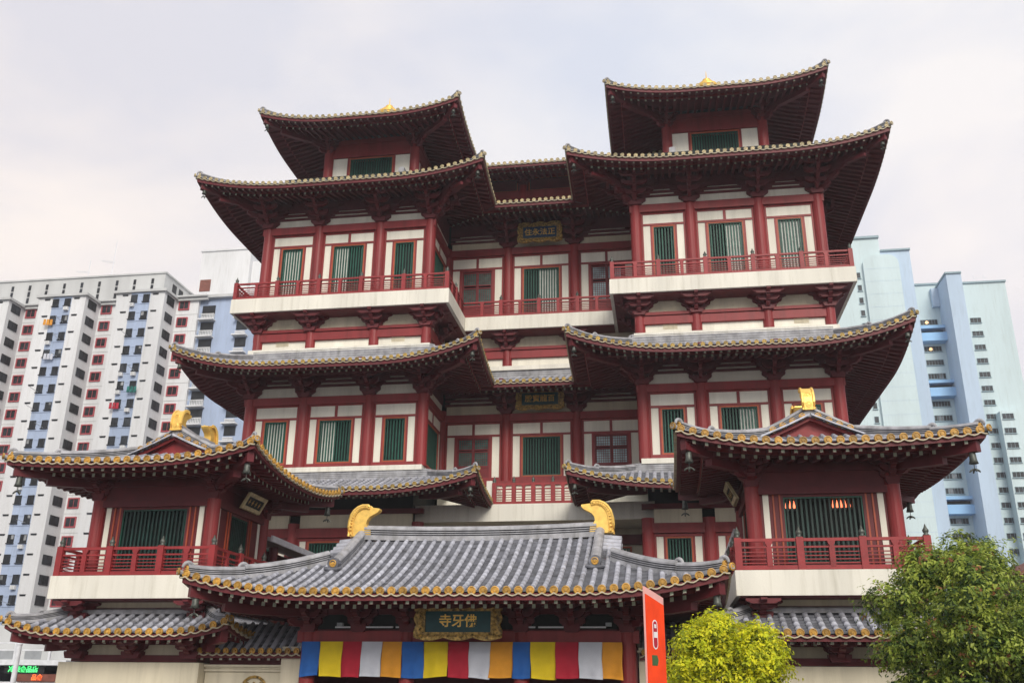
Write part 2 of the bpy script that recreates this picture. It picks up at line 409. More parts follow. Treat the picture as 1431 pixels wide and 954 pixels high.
    fly.build('flying_rafters', ['red_shaded', 'rafter_end'], roof, kind='stuff'); low.build('lower_rafters', ['red_shaded', 'rafter_end'], roof, kind='stuff')
    # board between the tiers
    b = MB(); prev = None
    for i in range(NA+1):
        a_ = lambda t: e.lo(t, 99)+(e.hi(t, 99)-e.lo(t, 99))*i/NA
        cur = [e.Q(a_(.88), .88, -.16), e.Q(a_(.88), .88, -.005), e.Q(a_(.95), .95, -.005), e.Q(a_(.95), .95, -.16)]
        if prev:
            for q in range(4):
                q2 = (q+1) % 4; b.face([cur[q], cur[q2], prev[q2], prev[q]])
        prev = cur
    b.build('eave_board', 'red_paint', roof)
def knob(mb, c, d, r, m=0):              # curled end tile of a ridge
    pts = []
    for q in range(9):
        an = -math.pi*.1+math.pi*1.25*q/8
        pts.append((c[0]+d[0]*(r*1.1*math.cos(math.pi-an)), c[1]+d[1]*(r*1.1*math.cos(math.pi-an)), c[2]+r*1.1*math.sin(an)))
    mb.tube(pts, [r*.5]*5+[r*.42, r*.36, r*.3, r*.22], 8, m)
def hip_ridge(e, end, roof, tmax, mid=None, sec=RIDGE, sc=1.0, cap_mat='cap_gold', beam=True, start_dz=0, vis=True):
    # ridge over a hip from tmax down to the corner, curled end tile, round gold end, corner tip, beam beneath
    def P(t, dz=0):
        a = t if end == 0 else e.L-t; return e.P(a, t, dz)
    dx = P(0)[0]-P(1)[0]; dy = P(0)[1]-P(1)[1]; h = math.hypot(dx, dy); d = (dx/h, dy/h)
    mid = mid if mid is not None else tmax*.42
    mb = MB(); S1 = [(a*sc, b*sc) for a, b in sec]
    if vis:
        n = 10
        if tmax > mid:
            mb.sweep(S1, [P(mid+(tmax-mid)*(1-q/n)) for q in range(n+1)], ms=RM if sec is RIDGE else None); c = P(mid); knob(mb, (c[0]+d[0]*.02, c[1]+d[1]*.02, c[2]+.26*sc), d, .15*sc)
        mb.sweep([(a*.86, b*.86) for a, b in S1], [P(.14+(mid-.14)*(1-q/8)) for q in range(9)], ms=RM if sec is RIDGE else None)
    else: mb.sweep([(a*.86, b*.86) for a, b in S1], [P(.14+(1.2-.14)*(1-q/8)) for q in range(9)])
    c = P(.14); knob(mb, (c[0]+d[0]*.0, c[1]+d[1]*.0, c[2]+.22*sc), d, .15*sc)
    mb.build('hip_ridge', RMATS, roof)
    g = MB(); g.disc((c[0]+d[0]*.06, c[1]+d[1]*.06, c[2]+.17*sc), d, .12*sc); g.build('ridge_end', cap_mat, roof)
    g = MB(); q = P(0); g.tube([(q[0]-d[0]*.25, q[1]-d[1]*.25, q[2]-.02), (q[0]+d[0]*.12, q[1]+d[1]*.12, q[2]+.06)], .085, 8)
    g.build('corner_tile', 'ridge_tile', roof); g = MB(); g.disc((q[0]+d[0]*.125, q[1]+d[1]*.125, q[2]+.06), d, .12); g.build('corner_tile_end', cap_mat, roof)
    if beam:
        def Q(t, dz):
            a = t if end == 0 else e.L-t; return e.Q(a, t, dz)
        g = MB(); n = 7; TB = e.Ts
        g.sweep([(-.13, -.42), (.13, -.42), (.13, -.02), (-.13, -.02)], [Q(.25+(TB-.25)*(1-q/n), 0) for q in range(n+1)])
        g.sweep([(-.15, -.66), (.15, -.66), (.15, -.40), (-.15, -.40)], [Q(1.1+(TB-1.1)*(1-q/n), 0) for q in range(n+1)])
        g.build('hip_beam', 'red_shaded', roof)
        return P(.42, -.62)
def bell(loc, label, s=1.0):
    x, y, z = loc
    t = thing('wind_bell', label, 'wind bell', (x, y, z), 'wind bells under the roof corners')
    m = MB(); m.tube([(x, y, z+.38*s), (x, y, z+.0)], .018, 5); m.build('hanger', 'bronze', t)
    m = MB(); m.lathe((x, y), [(.03*s, z+.02), (.085*s, z-.03*s), (.105*s, z-.12*s), (.115*s, z-.30*s), (.15*s, z-.42*s), (.13*s, z-.42*s), (.09*s, z-.30*s)], 12, cap=False); m.build('bell_body', 'bronze', t, smooth=True)
    m = MB(); m.tube([(x, y, z-.05*s), (x, y, z-.62*s)], .013, 5)
    for dx, dy in ((1, 0), (0, 1)):
        pts = [(x+dx*q*.17*s, y+dy*q*.17*s, z-(.60+.10*q*q)*s) for q in (-1, -.7, -.35, 0, .35, .7, 1)]
        m.tube(pts, [.02*s, .035*s, .03*s, .035*s, .03*s, .035*s, .02*s], 6)
    m.build('clapper', 'bronze', t)

# ------------------------------------------------------------ wall pieces
def column(parent, x, y, z0, z1, r=.33, m='red_paint'):
    mb = MB(); mb.cyl(x, y, z0, z1, r, r, 18); mb.build('column', m, parent, smooth=False)
def slat_window(parent, f, u0, u1, z0, z1, screens=(), sp=.165, bw=.075, frame='frame_orange', fw_=.09, dep=.30, barm='green'):
    # frame, bars each on its own, white screens behind part of it
    mb = MB()
    for a, b, c, d in ((u0, u0+fw_, z0, z1), (u1-fw_, u1, z0, z1), (u0+fw_, u1-fw_, z1-fw_, z1), (u0+fw_, u1-fw_, z0, z0+fw_)): mb.lb(f, a, b, -dep, .05, c, d)
    wd = mb.build('window', frame, parent)
    gi = MB(); q = .05
    for a, b, c, d in ((u0+fw_, u0+fw_+q, z0+fw_, z1-fw_), (u1-fw_-q, u1-fw_, z0+fw_, z1-fw_), (u0+fw_+q, u1-fw_-q, z1-fw_-q, z1-fw_), (u0+fw_+q, u1-fw_-q, z0+fw_, z0+fw_+q)): gi.lb(f, a, b, -.16, .02, c, d)
    gi.build('inner_frame', 'green', wd)
    a0, a1 = u0+fw_+q, u1-fw_-q; n = max(3, round((a1-a0)/sp)); h = z1-z0-2*fw_-2*q
    def fn():
        b = MB(); b.lb(F(0, 0, *f.u), -bw/2, bw/2, -.10, -.03, -h/2, h/2); return b, barm, False
    me = shared(('bar', f.u, round(h, 2), bw, barm), fn)
    for k in range(n):
        u = a0+(a1-a0)*(k+.5)/n; inst('bar', me, f.p(u, 0, (z0+z1)/2), wd)
    for s0, s1 in screens:
        b = MB(); b.lb(f, u0+fw_+(u1-u0-2*fw_)*s0, u0+fw_+(u1-u0-2*fw_)*s1, -.16, -.13, z0+.03, z1-.03); b.build('screen_panel', 'screen', wd)
    b = MB(); b.lb(f, u0+fw_, u1-fw_, -.36, -.32, z0+.02, z1-.02); b.build('dark_pane', 'inner_dark', wd)  # near-black sheet standing in for the unlit room behind the bars
def lattice_door(parent, f, u0, u1, z0, z1, glass='teal_glass', split=True, rowsz=None):
    mb = MB(); w_ = .09
    for a, b in ((u0, u0+w_), (u1-w_, u1)): mb.lb(f, a, b, -.25, .05, z0, z1)
    mb.lb(f, u0+w_, u1-w_, -.25, .05, z1-w_, z1)
    d = mb.build('door', 'red_paint', parent)
    H = z1-z0; zs = rowsz or [(.03, .30, 0), (.34, .66, 1), (.72, .95, 1)]
    leaves = [(u0+w_, (u0+u1)/2), ((u0+u1)/2, u1-w_)] if split else [(u0+w_, u1-w_)]
    for a, b in leaves:
        lf = MB(); st = .09
        lf.lb(f, a+.01, a+st, -.12, -.02, z0, z1-w_); lf.lb(f, b-st, b-.01, -.12, -.02, z0, z1-w_)
        for q0, q1, gl in zs:
            lf.lb(f, a+st, b-st, -.11, -.03, z0+H*q0-.05, z0+H*q0+.03)
            lf.lb(f, a+st, b-st, -.11, -.03, z0+H*q1-.03, z0+H*q1+.05)
            if not gl: lf.lb(f, a+st, b-st, -.10, -.06, z0+H*q0+.03, z0+H*q1-.03)
        lf.build('door_leaf', 'lattice', d)
        gm = MB(); lt = MB()
        for q0, q1, gl in zs:
            if gl:
                gm.lb(f, a+st, b-st, -.10, -.085, z0+H*q0+.03, z0+H*q1-.03)
                nx = max(3, int((b-a-2*st)/.13)); nz_ = max(2, int(H*(q1-q0)/.13))
                for k in range(1, nx): u = a+st+(b-a-2*st)*k/nx; lt.lb(f, u-.012, u+.012, -.083, -.055, z0+H*q0+.03, z0+H*q1-.03)
                for k in range(1, nz_): z = z0+H*(q0+(q1-q0)*k/nz_); lt.lb(f, a+st, b-st, -.084, -.06, z-.012, z+.012)
        gm.build('glass', glass, d); lt.build('lattice', 'lattice', d, kind='stuff')
    b = MB(); b.lb(f, u0+w_, u1-w_, -.34, -.30, z0, z1-w_); b.build('dark_pane', 'inner_dark', d)  # near-black sheet in place of the unlit room behind the door
def bay(parent, f, u0, u1, zf, zwt, zs, cr=.33, dbl=False, screens=(), kind='win', ws=.40, glass='teal_glass'):
    a, b = u0+cr-.02, u1-cr+.02
    fr = MB(); t = .10
    fr.lb(f, a, b, -.2, .10, zf, zf+.28); fr.lb(f, a, b, -.2, .08, zwt, zwt+.12)
    fr.lb(f, a, a+t, -.2, .07, zf+.28, zwt); fr.lb(f, b-t, b, -.2, .07, zf+.28, zwt)
    fr.lb(f, a+t+ws, a+2*t+ws, -.2, .06, zf+.28, zwt); fr.lb(f, b-2*t-ws, b-t-ws, -.2, .06, zf+.28, zwt)
    fr.lb(f, a, a+t, -.2, .07, zwt+.12, zs); fr.lb(f, b-t, b, -.2, .07, zwt+.12, zs); fr.lb(f, a, b, -.2, .075, zs, zs+.1)
    m = (a+b)/2
    if dbl: fr.lb(f, m-.08, m+.08, -.2, .065, zwt+.12, zs)
    fr.build('wall_frame', 'red_paint', parent)
    pan = [(a+t, a+t+ws, zf+.28, zwt), (b-t-ws, b-t, zf+.28, zwt)]
    pan += [(a+t, m-.08, zwt+.12, zs), (m+.08, b-t, zwt+.12, zs)] if dbl else [(a+t, b-t, zwt+.12, zs)]
    for p in pan:
        q = MB(); q.lb(f, p[0], p[1], -.2, .03, p[2], p[3]); q.build('wall_panel', 'white_wall', parent)
    if kind == 'win': slat_window(parent, f, a+2*t+ws, b-2*t-ws, zf+.28, zwt, screens)
    else: lattice_door(parent, f, a+2*t+ws, b-2*t-ws, zf+.1, zwt, glass)
def arm_poly(a, h):
    return [(-a, h), (-a, h*.62), (-a*.93, h*.42), (-a*.80, h*.30), (-a*.74, h*.10), (-a*.58, 0), (a*.58, 0), (a*.74, h*.10), (a*.80, h*.30), (a*.93, h*.42), (a, h*.62), (a, h)]
def bracket(parent, f, u, z, tiers=4, h=.36, out0=.62, dout=.48, corner=False, s=1.0):
    key = ('bracket', f.u, tiers, h, out0, corner, s)
    def fn():
        g = F(0, 0, *f.u); b = MB()
        b.lprism(g, [(-.30*s, .02), (-.38*s, .16), (-.38*s, .30), (.38*s, .30), (.38*s, .16), (.30*s, .02)], -.30*s, .44*s)
        for i in range(tiers):
            z0 = .22+i*h; al = (.62+.26*i)*s
            b.lprism(g, [(u_, z0+q) for u_, q in arm_poly(al, h*.82)], -.12, .16+.003*i)
            o = (out0+dout*i)*s
            b.wprism(g, [(w_+o/2-.15, z0+.02+q) for w_, q in arm_poly(o/2+.25, h*.78)], -.095+.003*i, .095-.003*i)
            if i >= 1:
                o2 = (out0+dout*(i-1))*s
                b.lprism(g, [(u_, z0+q) for u_, q in arm_poly((.50+.12*i)*s, h*.75)], o2-.10, o2+.10+.003*i)
                for du in (-1, 1): b.lb(g, du*(.42+.12*i)*s-.11, du*(.42+.12*i)*s+.11, o2-.12, o2+.12, z0+h*.70, z0+h*1.02)
            for du in (-1, 1): b.lb(g, du*(al-.13)-.12, du*(al-.13)+.12, -.02, .22, z0+h*.78, z0+h*1.05)
            b.lb(g, -.13, .13, o-.10, o+.14, z0+h*.72, z0+h*1.04)
        return b, 'red_shaded', False
    inst('bracket', shared(key, fn), f.p(u, 0, z), parent)
def corner_arm(parent, x, y, dx, dy, z, tiers=4, h=.36, s=1.0):   # diagonal arms under a hip, and the long slanted lever
    r = math.sqrt(.5); g = F(x, y, -dy*r, dx*r); b = MB()
    # g.n must point to (dx,dy)
    if g.n[0]*dx < 0: g = F(x, y, dy*r, -dx*r)
    for i in range(tiers):
        z0 = z+.24+i*h; o = (.75+.62*i)*s
        b.wprism(g, [(w_+o/2-.1, z0+q) for w_, q in arm_poly(o/2+.25, h*.8)], -.10, .10)
        b.lb(g, -.14, .14, o-.12, o+.14, z0+h*.76, z0+h*1.05)
    b.hexa([g.p(-.09, .2, z+1.30), g.p(.09, .2, z+1.30), g.p(.09, 3.3*s, z+1.02), g.p(-.09, 3.3*s, z+1.02), g.p(-.09, .2, z+1.52), g.p(.09, .2, z+1.52), g.p(.09, 3.3*s, z+1.22), g.p(-.09, 3.3*s, z+1.22)])
    b.build('corner_bracket', 'red_shaded', parent)
def slab_bracket(parent, f, u, z, s=1.0, top=.85):
    def fn():
        g = F(0, 0, *f.u); b = MB(); n = 3; h = top/n
        b.lprism(g, [(-.30, -.05), (-.36, .12), (-.36, .2), (.36, .2), (.36, .12), (.30, -.05)], -.1, .42)
        for i in range(n):
            z0 = .08+i*h*.92; al = (.50+.26*i)*s
            b.lprism(g, [(u_, z0+q) for u_, q in arm_poly(al, h)], -.1, .22+.004*i)
            o = .55+.34*i; b.wprism(g, [(w_+o/2-.1, z0+.01+q) for w_, q in arm_poly(o/2+.2, h*.95)], -.11+.003*i, .11-.003*i)
            if i: b.lprism(g, [(u_, z0+q) for u_, q in arm_poly(al*.8, h*.96)], o-.34, o-.12)
        return b, 'red_shaded', False
    inst('slab_bracket', shared(('slab_bracket', f.u, s, top), fn), f.p(u, 0, z), parent)
def railing(parent, f, u0, u1, z, npan, h=1.02, posts=True, ends=(True, True), s=1.0):
    rl = node('railing', parent, f.p((u0+u1)/2, 0, z))
    b = MB(); b.lb(f, u0, u1, -.075, .075, z+.02, z+.16*s); b.build('base_board', 'rail_red', rl)
    b = MB(); b.lb(f, u0, u1, -.055, .055, z+h-.05, z+h+.05); b.build('top_rail', 'rail_red', rl)
    b = MB(); b.lb(f, u0, u1, -.045, .045, z+h*.76-.03, z+h*.76+.03); b.build('middle_rail', 'rail_red', rl)
    for q in (.24, .36, .48, .60):
        b = MB(); b.lb(f, u0, u1, -.025, .025, z+h*q-.017, z+h*q+.017); b.build('thin_bar', 'rail_red', rl)
    def post():
        g = F(0, 0, *f.u); m = MB(); m.lb(g, -.115, .115, -.115, .115, 0, h+.08)
        return m, 'rail_red', False
    def fin():
        m = MB(); m.lathe((0, 0), [(.09, 0), (.11, .03), (.06, .07), (.10, .13), (.105, .18), (.06, .25), (.03, .32), (.012, .38)], 10); return m, 'bronze', True
    def mid():
        g = F(0, 0, *f.u); m = MB(); m.lb(g, -.09, .09, -.085, .085, .12, h*.76); m.lprism(g, [(-.05, h*.76), (-.12, h*.9), (-.12, h*.95), (.12, h*.95), (.12, h*.9), (.05, h*.76)], -.07, .07); return m, 'rail_red', False
    for k in range(npan+1):
        if (k == 0 and not ends[0]) or (k == npan and not ends[1]): continue
        u = u0+(u1-u0)*k/npan
        inst('post', shared(('post', f.u, h), post), f.p(u, 0, z), rl); inst('post_finial', shared(('post_finial',), fin), f.p(u, 0, z+h+.08), rl)
    for k in range(npan):
        u = u0+(u1-u0)*(k+.5)/npan; inst('middle_post', shared(('middle_post', f.u, h), mid), f.p(u, 0, z), rl)

# chiwen: gold horned ridge ornament; x runs inward from its back (0..1), z up (0..1)
CHI = [(0, 0), (-.01, .30), (.01, .52), (.06, .70), (.15, .84), (.27, .94), (.42, 1.0), (.62, 1.0), (.66, .95), (.75, .94), (.99, .91), (1.0, .86), (.93, .78), (.80, .71), (.66, .63), (.58, .52), (.56, .41), (.61, .31), (.72, .24), (.74, .0)]
def chiwen(parent, base, d, size, th):   # base: foot of its back; d: horizontal direction its horn points to
    f = F(base[0], base[1], d[0], d[1]); b = MB(); q = .5
    b.lprism(f, [(x*size, base[2]+z*size) for x, z in CHI], -th*.40, th*.40)
    rim = CHI[:9]
    for w_ in (-th/2, th/2):             # raised rims and beads along the back
        b.tube([f.p(x*size-.005, w_, base[2]+z*size) for x, z in rim], .055*size, 6)
        ins = [(x*.80+.11, z*.90+.02) for x, z in rim]
        b.tube([f.p(x*size, w_*1.02, base[2]+z*size) for x, z in ins], .022*size, 5)
        for k in range(len(rim)-1):
            for t in (.25, .75):
                x = rim[k][0]+(rim[k+1][0]-rim[k][0])*t; z = rim[k][1]+(rim[k+1][1]-rim[k][1])*t
                x = x*.88+.06; z = z*.95+.01
                p = f.p(x*size, w_*1.02, base[2]+z*size); b.tube([(p[0], p[1], p[2]-.03*size), (p[0], p[1], p[2]+.03*size)], .048*size, 6)
    for z in (.22, .62):                 # round medallions on the back
        p = f.p(-.01*size if z < .5 else .02*size, 0, base[2]+z*size); b.disc(p, (-d[0], -d[1]), th*.28, th=.05)
    for k in range(6):
        z = .06+k*.13; p0 = f.p(-.02*size, -th*.42, base[2]+z*size)
    b.build('ridge_ornament', 'gold', parent)

FONT = None
def text(name, s, parent, f, u, w_, z, size, m, depth=.03):
    cu = bpy.data.curves.new(name, 'FONT'); cu.body = s; cu.size = size; cu.align_x = 'CENTER'; cu.align_y = 'CENTER'; cu.extrude = depth/2; cu.offset = .006
    o = bpy.data.objects.new(name, cu); C.objects.link(o)
    dg = bpy.context.evaluated_depsgraph_get(); me = bpy.data.meshes.new_from_object(o.evaluated_get(dg))
    bpy.data.objects.remove(o); bpy.data.curves.remove(cu); me.name = name
    u3 = Vector((f.u[0], f.u[1], 0)); n3 = Vector((f.n[0], f.n[1], 0)); M3 = Matrix((u3, Vector((0, 0, 1)), n3)).transposed().to_4x4()
    me.transform(M3); me.materials.clear(); me.materials.append(MT[m]); 
    for p in me.polygons: p.material_index = 0
    return link(name, me, Vector(f.p(u, w_, z)), parent)
def side_plaque(label, f, u, z, W, H, tilt):
    t = thing('plaque', label, 'plaque', f.p(u, .5, z))
    def P(a, h, d): return f.p(u+a, .35+tilt*(h+H/2)+d, z+h)
    def slab(mb, a0, a1, h0, h1, d0, d1): mb.hexa([P(a0, h0, d1), P(a1, h0, d1), P(a1, h0, d0), P(a0, h0, d0), P(a0, h1, d1), P(a1, h1, d1), P(a1, h1, d0), P(a0, h1, d0)])
    b = MB(); slab(b, -W/2+.1, W/2-.1, -H/2+.1, H/2-.1, 0, .04); b.build('plaque_board', 'inner_dark', t)
    b = MB()
    for q in ((-W/2, W/2, -H/2, -H/2+.13), (-W/2, W/2, H/2-.13, H/2), (-W/2, -W/2+.13, -H/2+.13, H/2-.13), (W/2-.13, W/2, -H/2+.13, H/2-.13)): slab(b, *q, -.02, .09)
    b.build('plaque_frame', 'cap_pale', t); b = MB()
    for k in range(4): a = -W*.27+W*.18*k; slab(b, a-.07, a+.07, -.02, .02, .04, .055); slab(b, a-.02, a+.02, -.09, .09, .041, .056)
    b.build('lettering', 'cap_gold', t)
def plaque(label, f, u, z, W, H, txt, field, tilt=.0, tsize=None, w0=0.1, carved=True):
    t = thing('plaque', label, 'plaque', f.p(u, w0, z))
    b = MB(); b.lb(f, u-W*.40, u+W*.40, w0, w0+.06, z-H*.33, z+H*.33); b.build('plaque_board', field, t)
    # scalloped carved frame
    top, bot, n = [], [], 24
    def edge_z(q, base, amp): return base+amp*(abs(math.sin(q*math.pi*3)))
    fr = MB()
    for sgn in (1, -1):
        for k in range(n):
            q0, q1 = k/n, (k+1)/n
            ua, ub = u-W*.5+W*q0, u-W*.5+W*q1; za, zb = H*.42+H*.08*abs(math.sin(q0*math.pi*3)), H*.42+H*.08*abs(math.sin(q1*math.pi*3))
            zi = H*.28
            p = [f.p(ua, w0+.13, z+sgn*zi), f.p(ub, w0+.13, z+sgn*zi), f.p(ub, w0, z+sgn*zi), f.p(ua, w0, z+sgn*zi), f.p(ua, w0+.16, z+sgn*za), f.p(ub, w0+.16, z+sgn*zb), f.p(ub, w0, z+sgn*zb), f.p(ua, w0, z+sgn*za)]
            if sgn < 0: p = p[4:]+p[:4]
            if abs((ua+ub)/2-u) < W*.5: fr.hexa(p)
            if k % 2 == 0: fr.tube([f.p(ua, w0+.12, z+sgn*(zi+H*.07)), f.p(ub+W/n*.6, w0+.17, z+sgn*(zi+H*.11)), f.p(ub+W/n, w0+.12, z+sgn*(zi+H*.06))], H*.03, 6)
        for k in range(12):
            q0, q1 = k/12, (k+1)/12; za, zb = z-H*.45+H*.9*q0, z-H*.45+H*.9*q1
            oa, ob = W*.47+W*.035*abs(math.sin(q0*math.pi*2.5)), W*.47+W*.035*abs(math.sin(q1*math.pi*2.5)); ii = W*.375
            A = sorted((u+sgn*ii, u+sgn*oa)); B = sorted((u+sgn*ii, u+sgn*ob))
            fr.hexa([f.p(A[0], w0+.14, za), f.p(A[1], w0+.14, za), f.p(A[1], w0+.004, za), f.p(A[0], w0+.004, za), f.p(B[0], w0+.14, zb), f.p(B[1], w0+.14, zb), f.p(B[1], w0+.004, zb), f.p(B[0], w0+.004, zb)])
            if k % 2 == 0: fr.tube([f.p(u+sgn*(ii+W*.03), w0+.13, za), f.p(u+sgn*(ii+W*.06), w0+.18, zb), f.p(u+sgn*(ii+W*.03), w0+.13, zb+H*.06)], H*.03, 6)
    fr.build('carved_frame', 'gold_carved', t)
    if txt:
        text('lettering', txt, t, f, u, w0+.075, z, tsize or H*.36, 'gold')
    return t

# ============================================================ THE TEMPLE HALL
hall = thing('temple_hall', 'tall red and white temple hall with twin towers and stacked upturned tiled roofs', 'temple', (0, 56, 0))
COLS = [6.2, 9.35, 13.25, 16.55]
YF, YC = 50.3, 55.0
FRONT = F(0, YF, 1, 0); CEN = F(0, YC, 1, 0)
BOXR = {'first': .50, 'second': .66, 'third': .4}
def box_ridge(h):                       # layered box ridge against the wall
    r = [(.20, -.2)]
    for q in range(4): z = h*.82*q/4; r += [(.20, z), (.20, z+h*.13), (.175, z+h*.135), (.175, z+h*.2)]
    r += [(.20, h*.84), (.14, h), (0, h*1.05)]
    return r+[(-a, b) for a, b in r[:-1]][::-1]
def roof_node(parent, loc): return node('roof', parent, loc)

def tower(mx):
    global MX
    MX = mx; W = side('left', 'right')
    INN = F(6.2, YC, 0, -1)             # the tower wall that faces the middle court
    OUT = F(16.55, YF, 0, 1)
    # near-black core behind the windows stands in for the unlit rooms
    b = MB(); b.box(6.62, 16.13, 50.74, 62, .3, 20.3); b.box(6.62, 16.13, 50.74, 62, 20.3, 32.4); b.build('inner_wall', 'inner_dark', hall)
    # ---------------- columns
    for lv, (z0, z1) in enumerate(((0, 10.2), (13.3, 17.75), (23.4, 28.75))):
        for x in COLS: column(hall, x, YF, z0, z1)
        column(hall, 6.2, YC-.05, z0, z1, .3)
        for y in (54.5, 59, 62.6): column(hall, 16.55, y, z0, z1)
    # ---------------- ground storey (only its head shows above the gate)
    zf = 6.2
    for i in range(3):
        u0, u1 = COLS[i], COLS[i+1]
        bay(hall, FRONT, u0, u1, zf, 9.25, 9.3, dbl=False, ws=.36)
        b = MB(); b.lb(FRONT, u0+.33, u1-.33, -.2, .02, 9.95, 10.68); b.build('wall_panel', 'cream', hall)
        b = MB(); b.lb(FRONT, u0+.30, u1-.30, -.2, .05, .3, zf); b.build('wall_panel', 'cream', hall)
    b = MB(); b.lb(FRONT, 5.9, 16.85, -.18, .22, 9.42, 9.93); b.build('beam', 'red_paint', hall)
    b = MB(); b.lb(FRONT, 5.9, 16.85, -.18, .16, 10.68, 10.95); b.build('beam', 'red_shaded', hall)
    # ---------------- storey with the lower row of tall windows, and the one above
    for (zf, zw, zs, b0, b1, c1, top) in ((13.3, 16.19, 16.96, 17.05, 17.50, 18.12, 19.4), (23.42, 27.26, 27.98, 28.10, 28.58, 29.12, 30.8)):
        sc = [(), ((.5, 1),), ((0, 1),)]
        for i in range(3):
            u0, u1 = COLS[i], COLS[i+1]
            bay(hall, FRONT, u0, u1, zf, zw, zs, dbl=(i == 1), screens=sc[i])
            b = MB(); b.lb(FRONT, u0+.33, u1-.33, -.2, .03, b1+.02, c1); b.build('wall_panel', 'white_wall', hall)
            b = MB(); b.lb(FRONT, u0+.5, u1-.5, -.2, .0, c1+.14, c1+.27); b.lb(FRONT, u0+.8, u1-.8, -.2, .0, c1+.42, c1+.52); b.build('wall_panel', 'white_wall', hall)
        b = MB(); b.lb(FRONT, 5.85, 16.9, -.18, .24, b0, b1); b.build('beam', 'red_paint', hall)
        b = MB(); b.lb(FRONT, 5.85, 16.9, -.19, .10, c1, c1+.14); b.lb(FRONT, 5.85, 16.9, -.19, .10, c1+.27, c1+.42); b.lb(FRONT, 5.85, 16.9, -.19, .10, c1+.52, top); b.build('beam', 'red_shaded', hall)
        # inner side towards the court
        bay(hall, INN, .1, 4.7, zf, zw, zs, dbl=True, cr=.3)
        b = MB(); b.lb(INN, .2, 4.4, -.2, .03, b1+.02, c1); b.build('wall_panel', 'white_wall', hall)
        b = MB(); b.lb(INN, .2, 4.9, -.18, .22, b0, b1); b.build('beam', 'red_paint', hall)
        b = MB(); b.lb(INN, .2, 4.9, -.19, .10, c1, top); b.build('beam', 'red_shaded', hall)
        # outer side
        for (a, c) in ((0, 4.2), (4.2, 8.7), (8.7, 12.3)):
            bay(hall, OUT, a, c, zf, zw, zs, dbl=True)
            b = MB(); b.lb(OUT, a+.33, c-.33, -.2, .03, b1+.02, c1); b.build('wall_panel', 'white_wall', hall)
        b = MB(); b.lb(OUT, .25, 12.6, -.18, .22, b0, b1); b.lb(OUT, .25, 12.6, -.19, .10, c1, top); b.build('beam', 'red_shaded', hall)
        zb = b1-.05
        for i, x in enumerate(COLS):
            bracket(hall, FRONT, x, zb)
        for x in ((COLS[1]+COLS[2])/2,): pass
        bracket(hall, INN, 4.7, zb, corner=True)
        for y in (4.2, 8.7): bracket(hall, OUT, y, zb)
        corner_arm(hall, 16.6, 50.25, 1, -1, zb); corner_arm(hall, 6.15, 50.25, -1, -1, zb)
        ze = {17.50: 18.52, 28.58: 30.2}[b1]
        b = MB(); b.lb(FRONT, 4.3, 18.4, 1.95, 2.17, ze+.02, ze+.26); b.lb(FRONT, 5.2, 17.5, 1.0, 1.2, ze+.2, ze+.42); b.build('purlin', 'red_shaded', hall)
    # ---------------- white ledge and the storey base under the balcony
    b = MB(); b.box(6.0, 16.95, 49.82, 62, 13.02, 13.30); b.build('ledge', 'slab_white', hall)
    for u0, u1 in zip(COLS[:-1], COLS[1:]):
        b = MB(); b.lb(FRONT, u0+.28, u1-.28, -.2, .02, 20.35, 21.02); b.build('wall_panel', 'white_wall', hall)
        b = MB(); b.lb(FRONT, u0+.28, u1-.28, -.2, .02, 21.74, 22.5); b.build('wall_panel', 'cream', hall)
        if u0 != COLS[1]:
            for z in (20.78, 21.86):
                b = MB(); uc = (u0+u1)/2+.1
                for k in range(4): b.lb(FRONT, uc-.36, uc+.36, .03, .05+.012*(k % 2), z+k*.07, z+k*.07+.045)
                b.lb(FRONT, uc-.40, uc+.40, .02, .035, z-.03, z+.29); b.build('vent', 'cream', hall)
    for x in COLS: column(hall, x, YF, 20.4, 21.9, .30)
    b = MB(); b.lb(FRONT, 5.95, 16.8, -.18, .20, 21.04, 21.50); b.lb(FRONT, 5.95, 16.8, -.18, .24, 21.56, 21.74); b.build('beam', 'red_paint', hall)
    b = MB(); b.lb(FRONT, 5.85, 16.9, -.18, .5, 20.15, 20.42); b.build('ledge', 'slab_white', hall)
    b = MB(); b.lb(INN, .0, 4.6, -.2, .02, 20.3, 22.5); b.build('wall_panel', 'cream', hall); b = MB(); b.lb(INN, .0, 4.9, -.18, .20, 21.04, 21.72); b.build('beam', 'red_paint', hall)
    b = MB(); b.lb(OUT, .2, 12, -.2, .02, 20.3, 22.5); b.build('wall_panel', 'cream', hall); b = MB(); b.lb(OUT, .2, 12, -.18, .20, 21.04, 21.72); b.build('beam', 'red_paint', hall)
    for x in COLS: slab_bracket(hall, FRONT, x, 21.62, s=1.05, top=.88)
    slab_bracket(hall, INN, 4.7, 21.66); slab_bracket(hall, INN, 2.2, 21.66)
    b = MB(); b.box(4.61, 17.91, 48.94, 62.5, 22.52, 23.40); b.build('balcony_slab', 'slab_white', hall)
    b = MB(); b.box(4.8, 17.7, 49.10, 62, 22.46, 22.516); b.build('slab_soffit', 'red_shaded', hall)
    fr = F(0, 49.10, 1, 0); railing(hall, fr, 4.77, 17.75, 23.40, 5)
    railing(hall, F(4.77, 53.75, 0, -1), 0, 4.65, 23.40, 2, ends=(False, False)); railing(hall, F(17.75, 49.1, 0, 1), 0, 13, 23.40, 5, ends=(False, True))
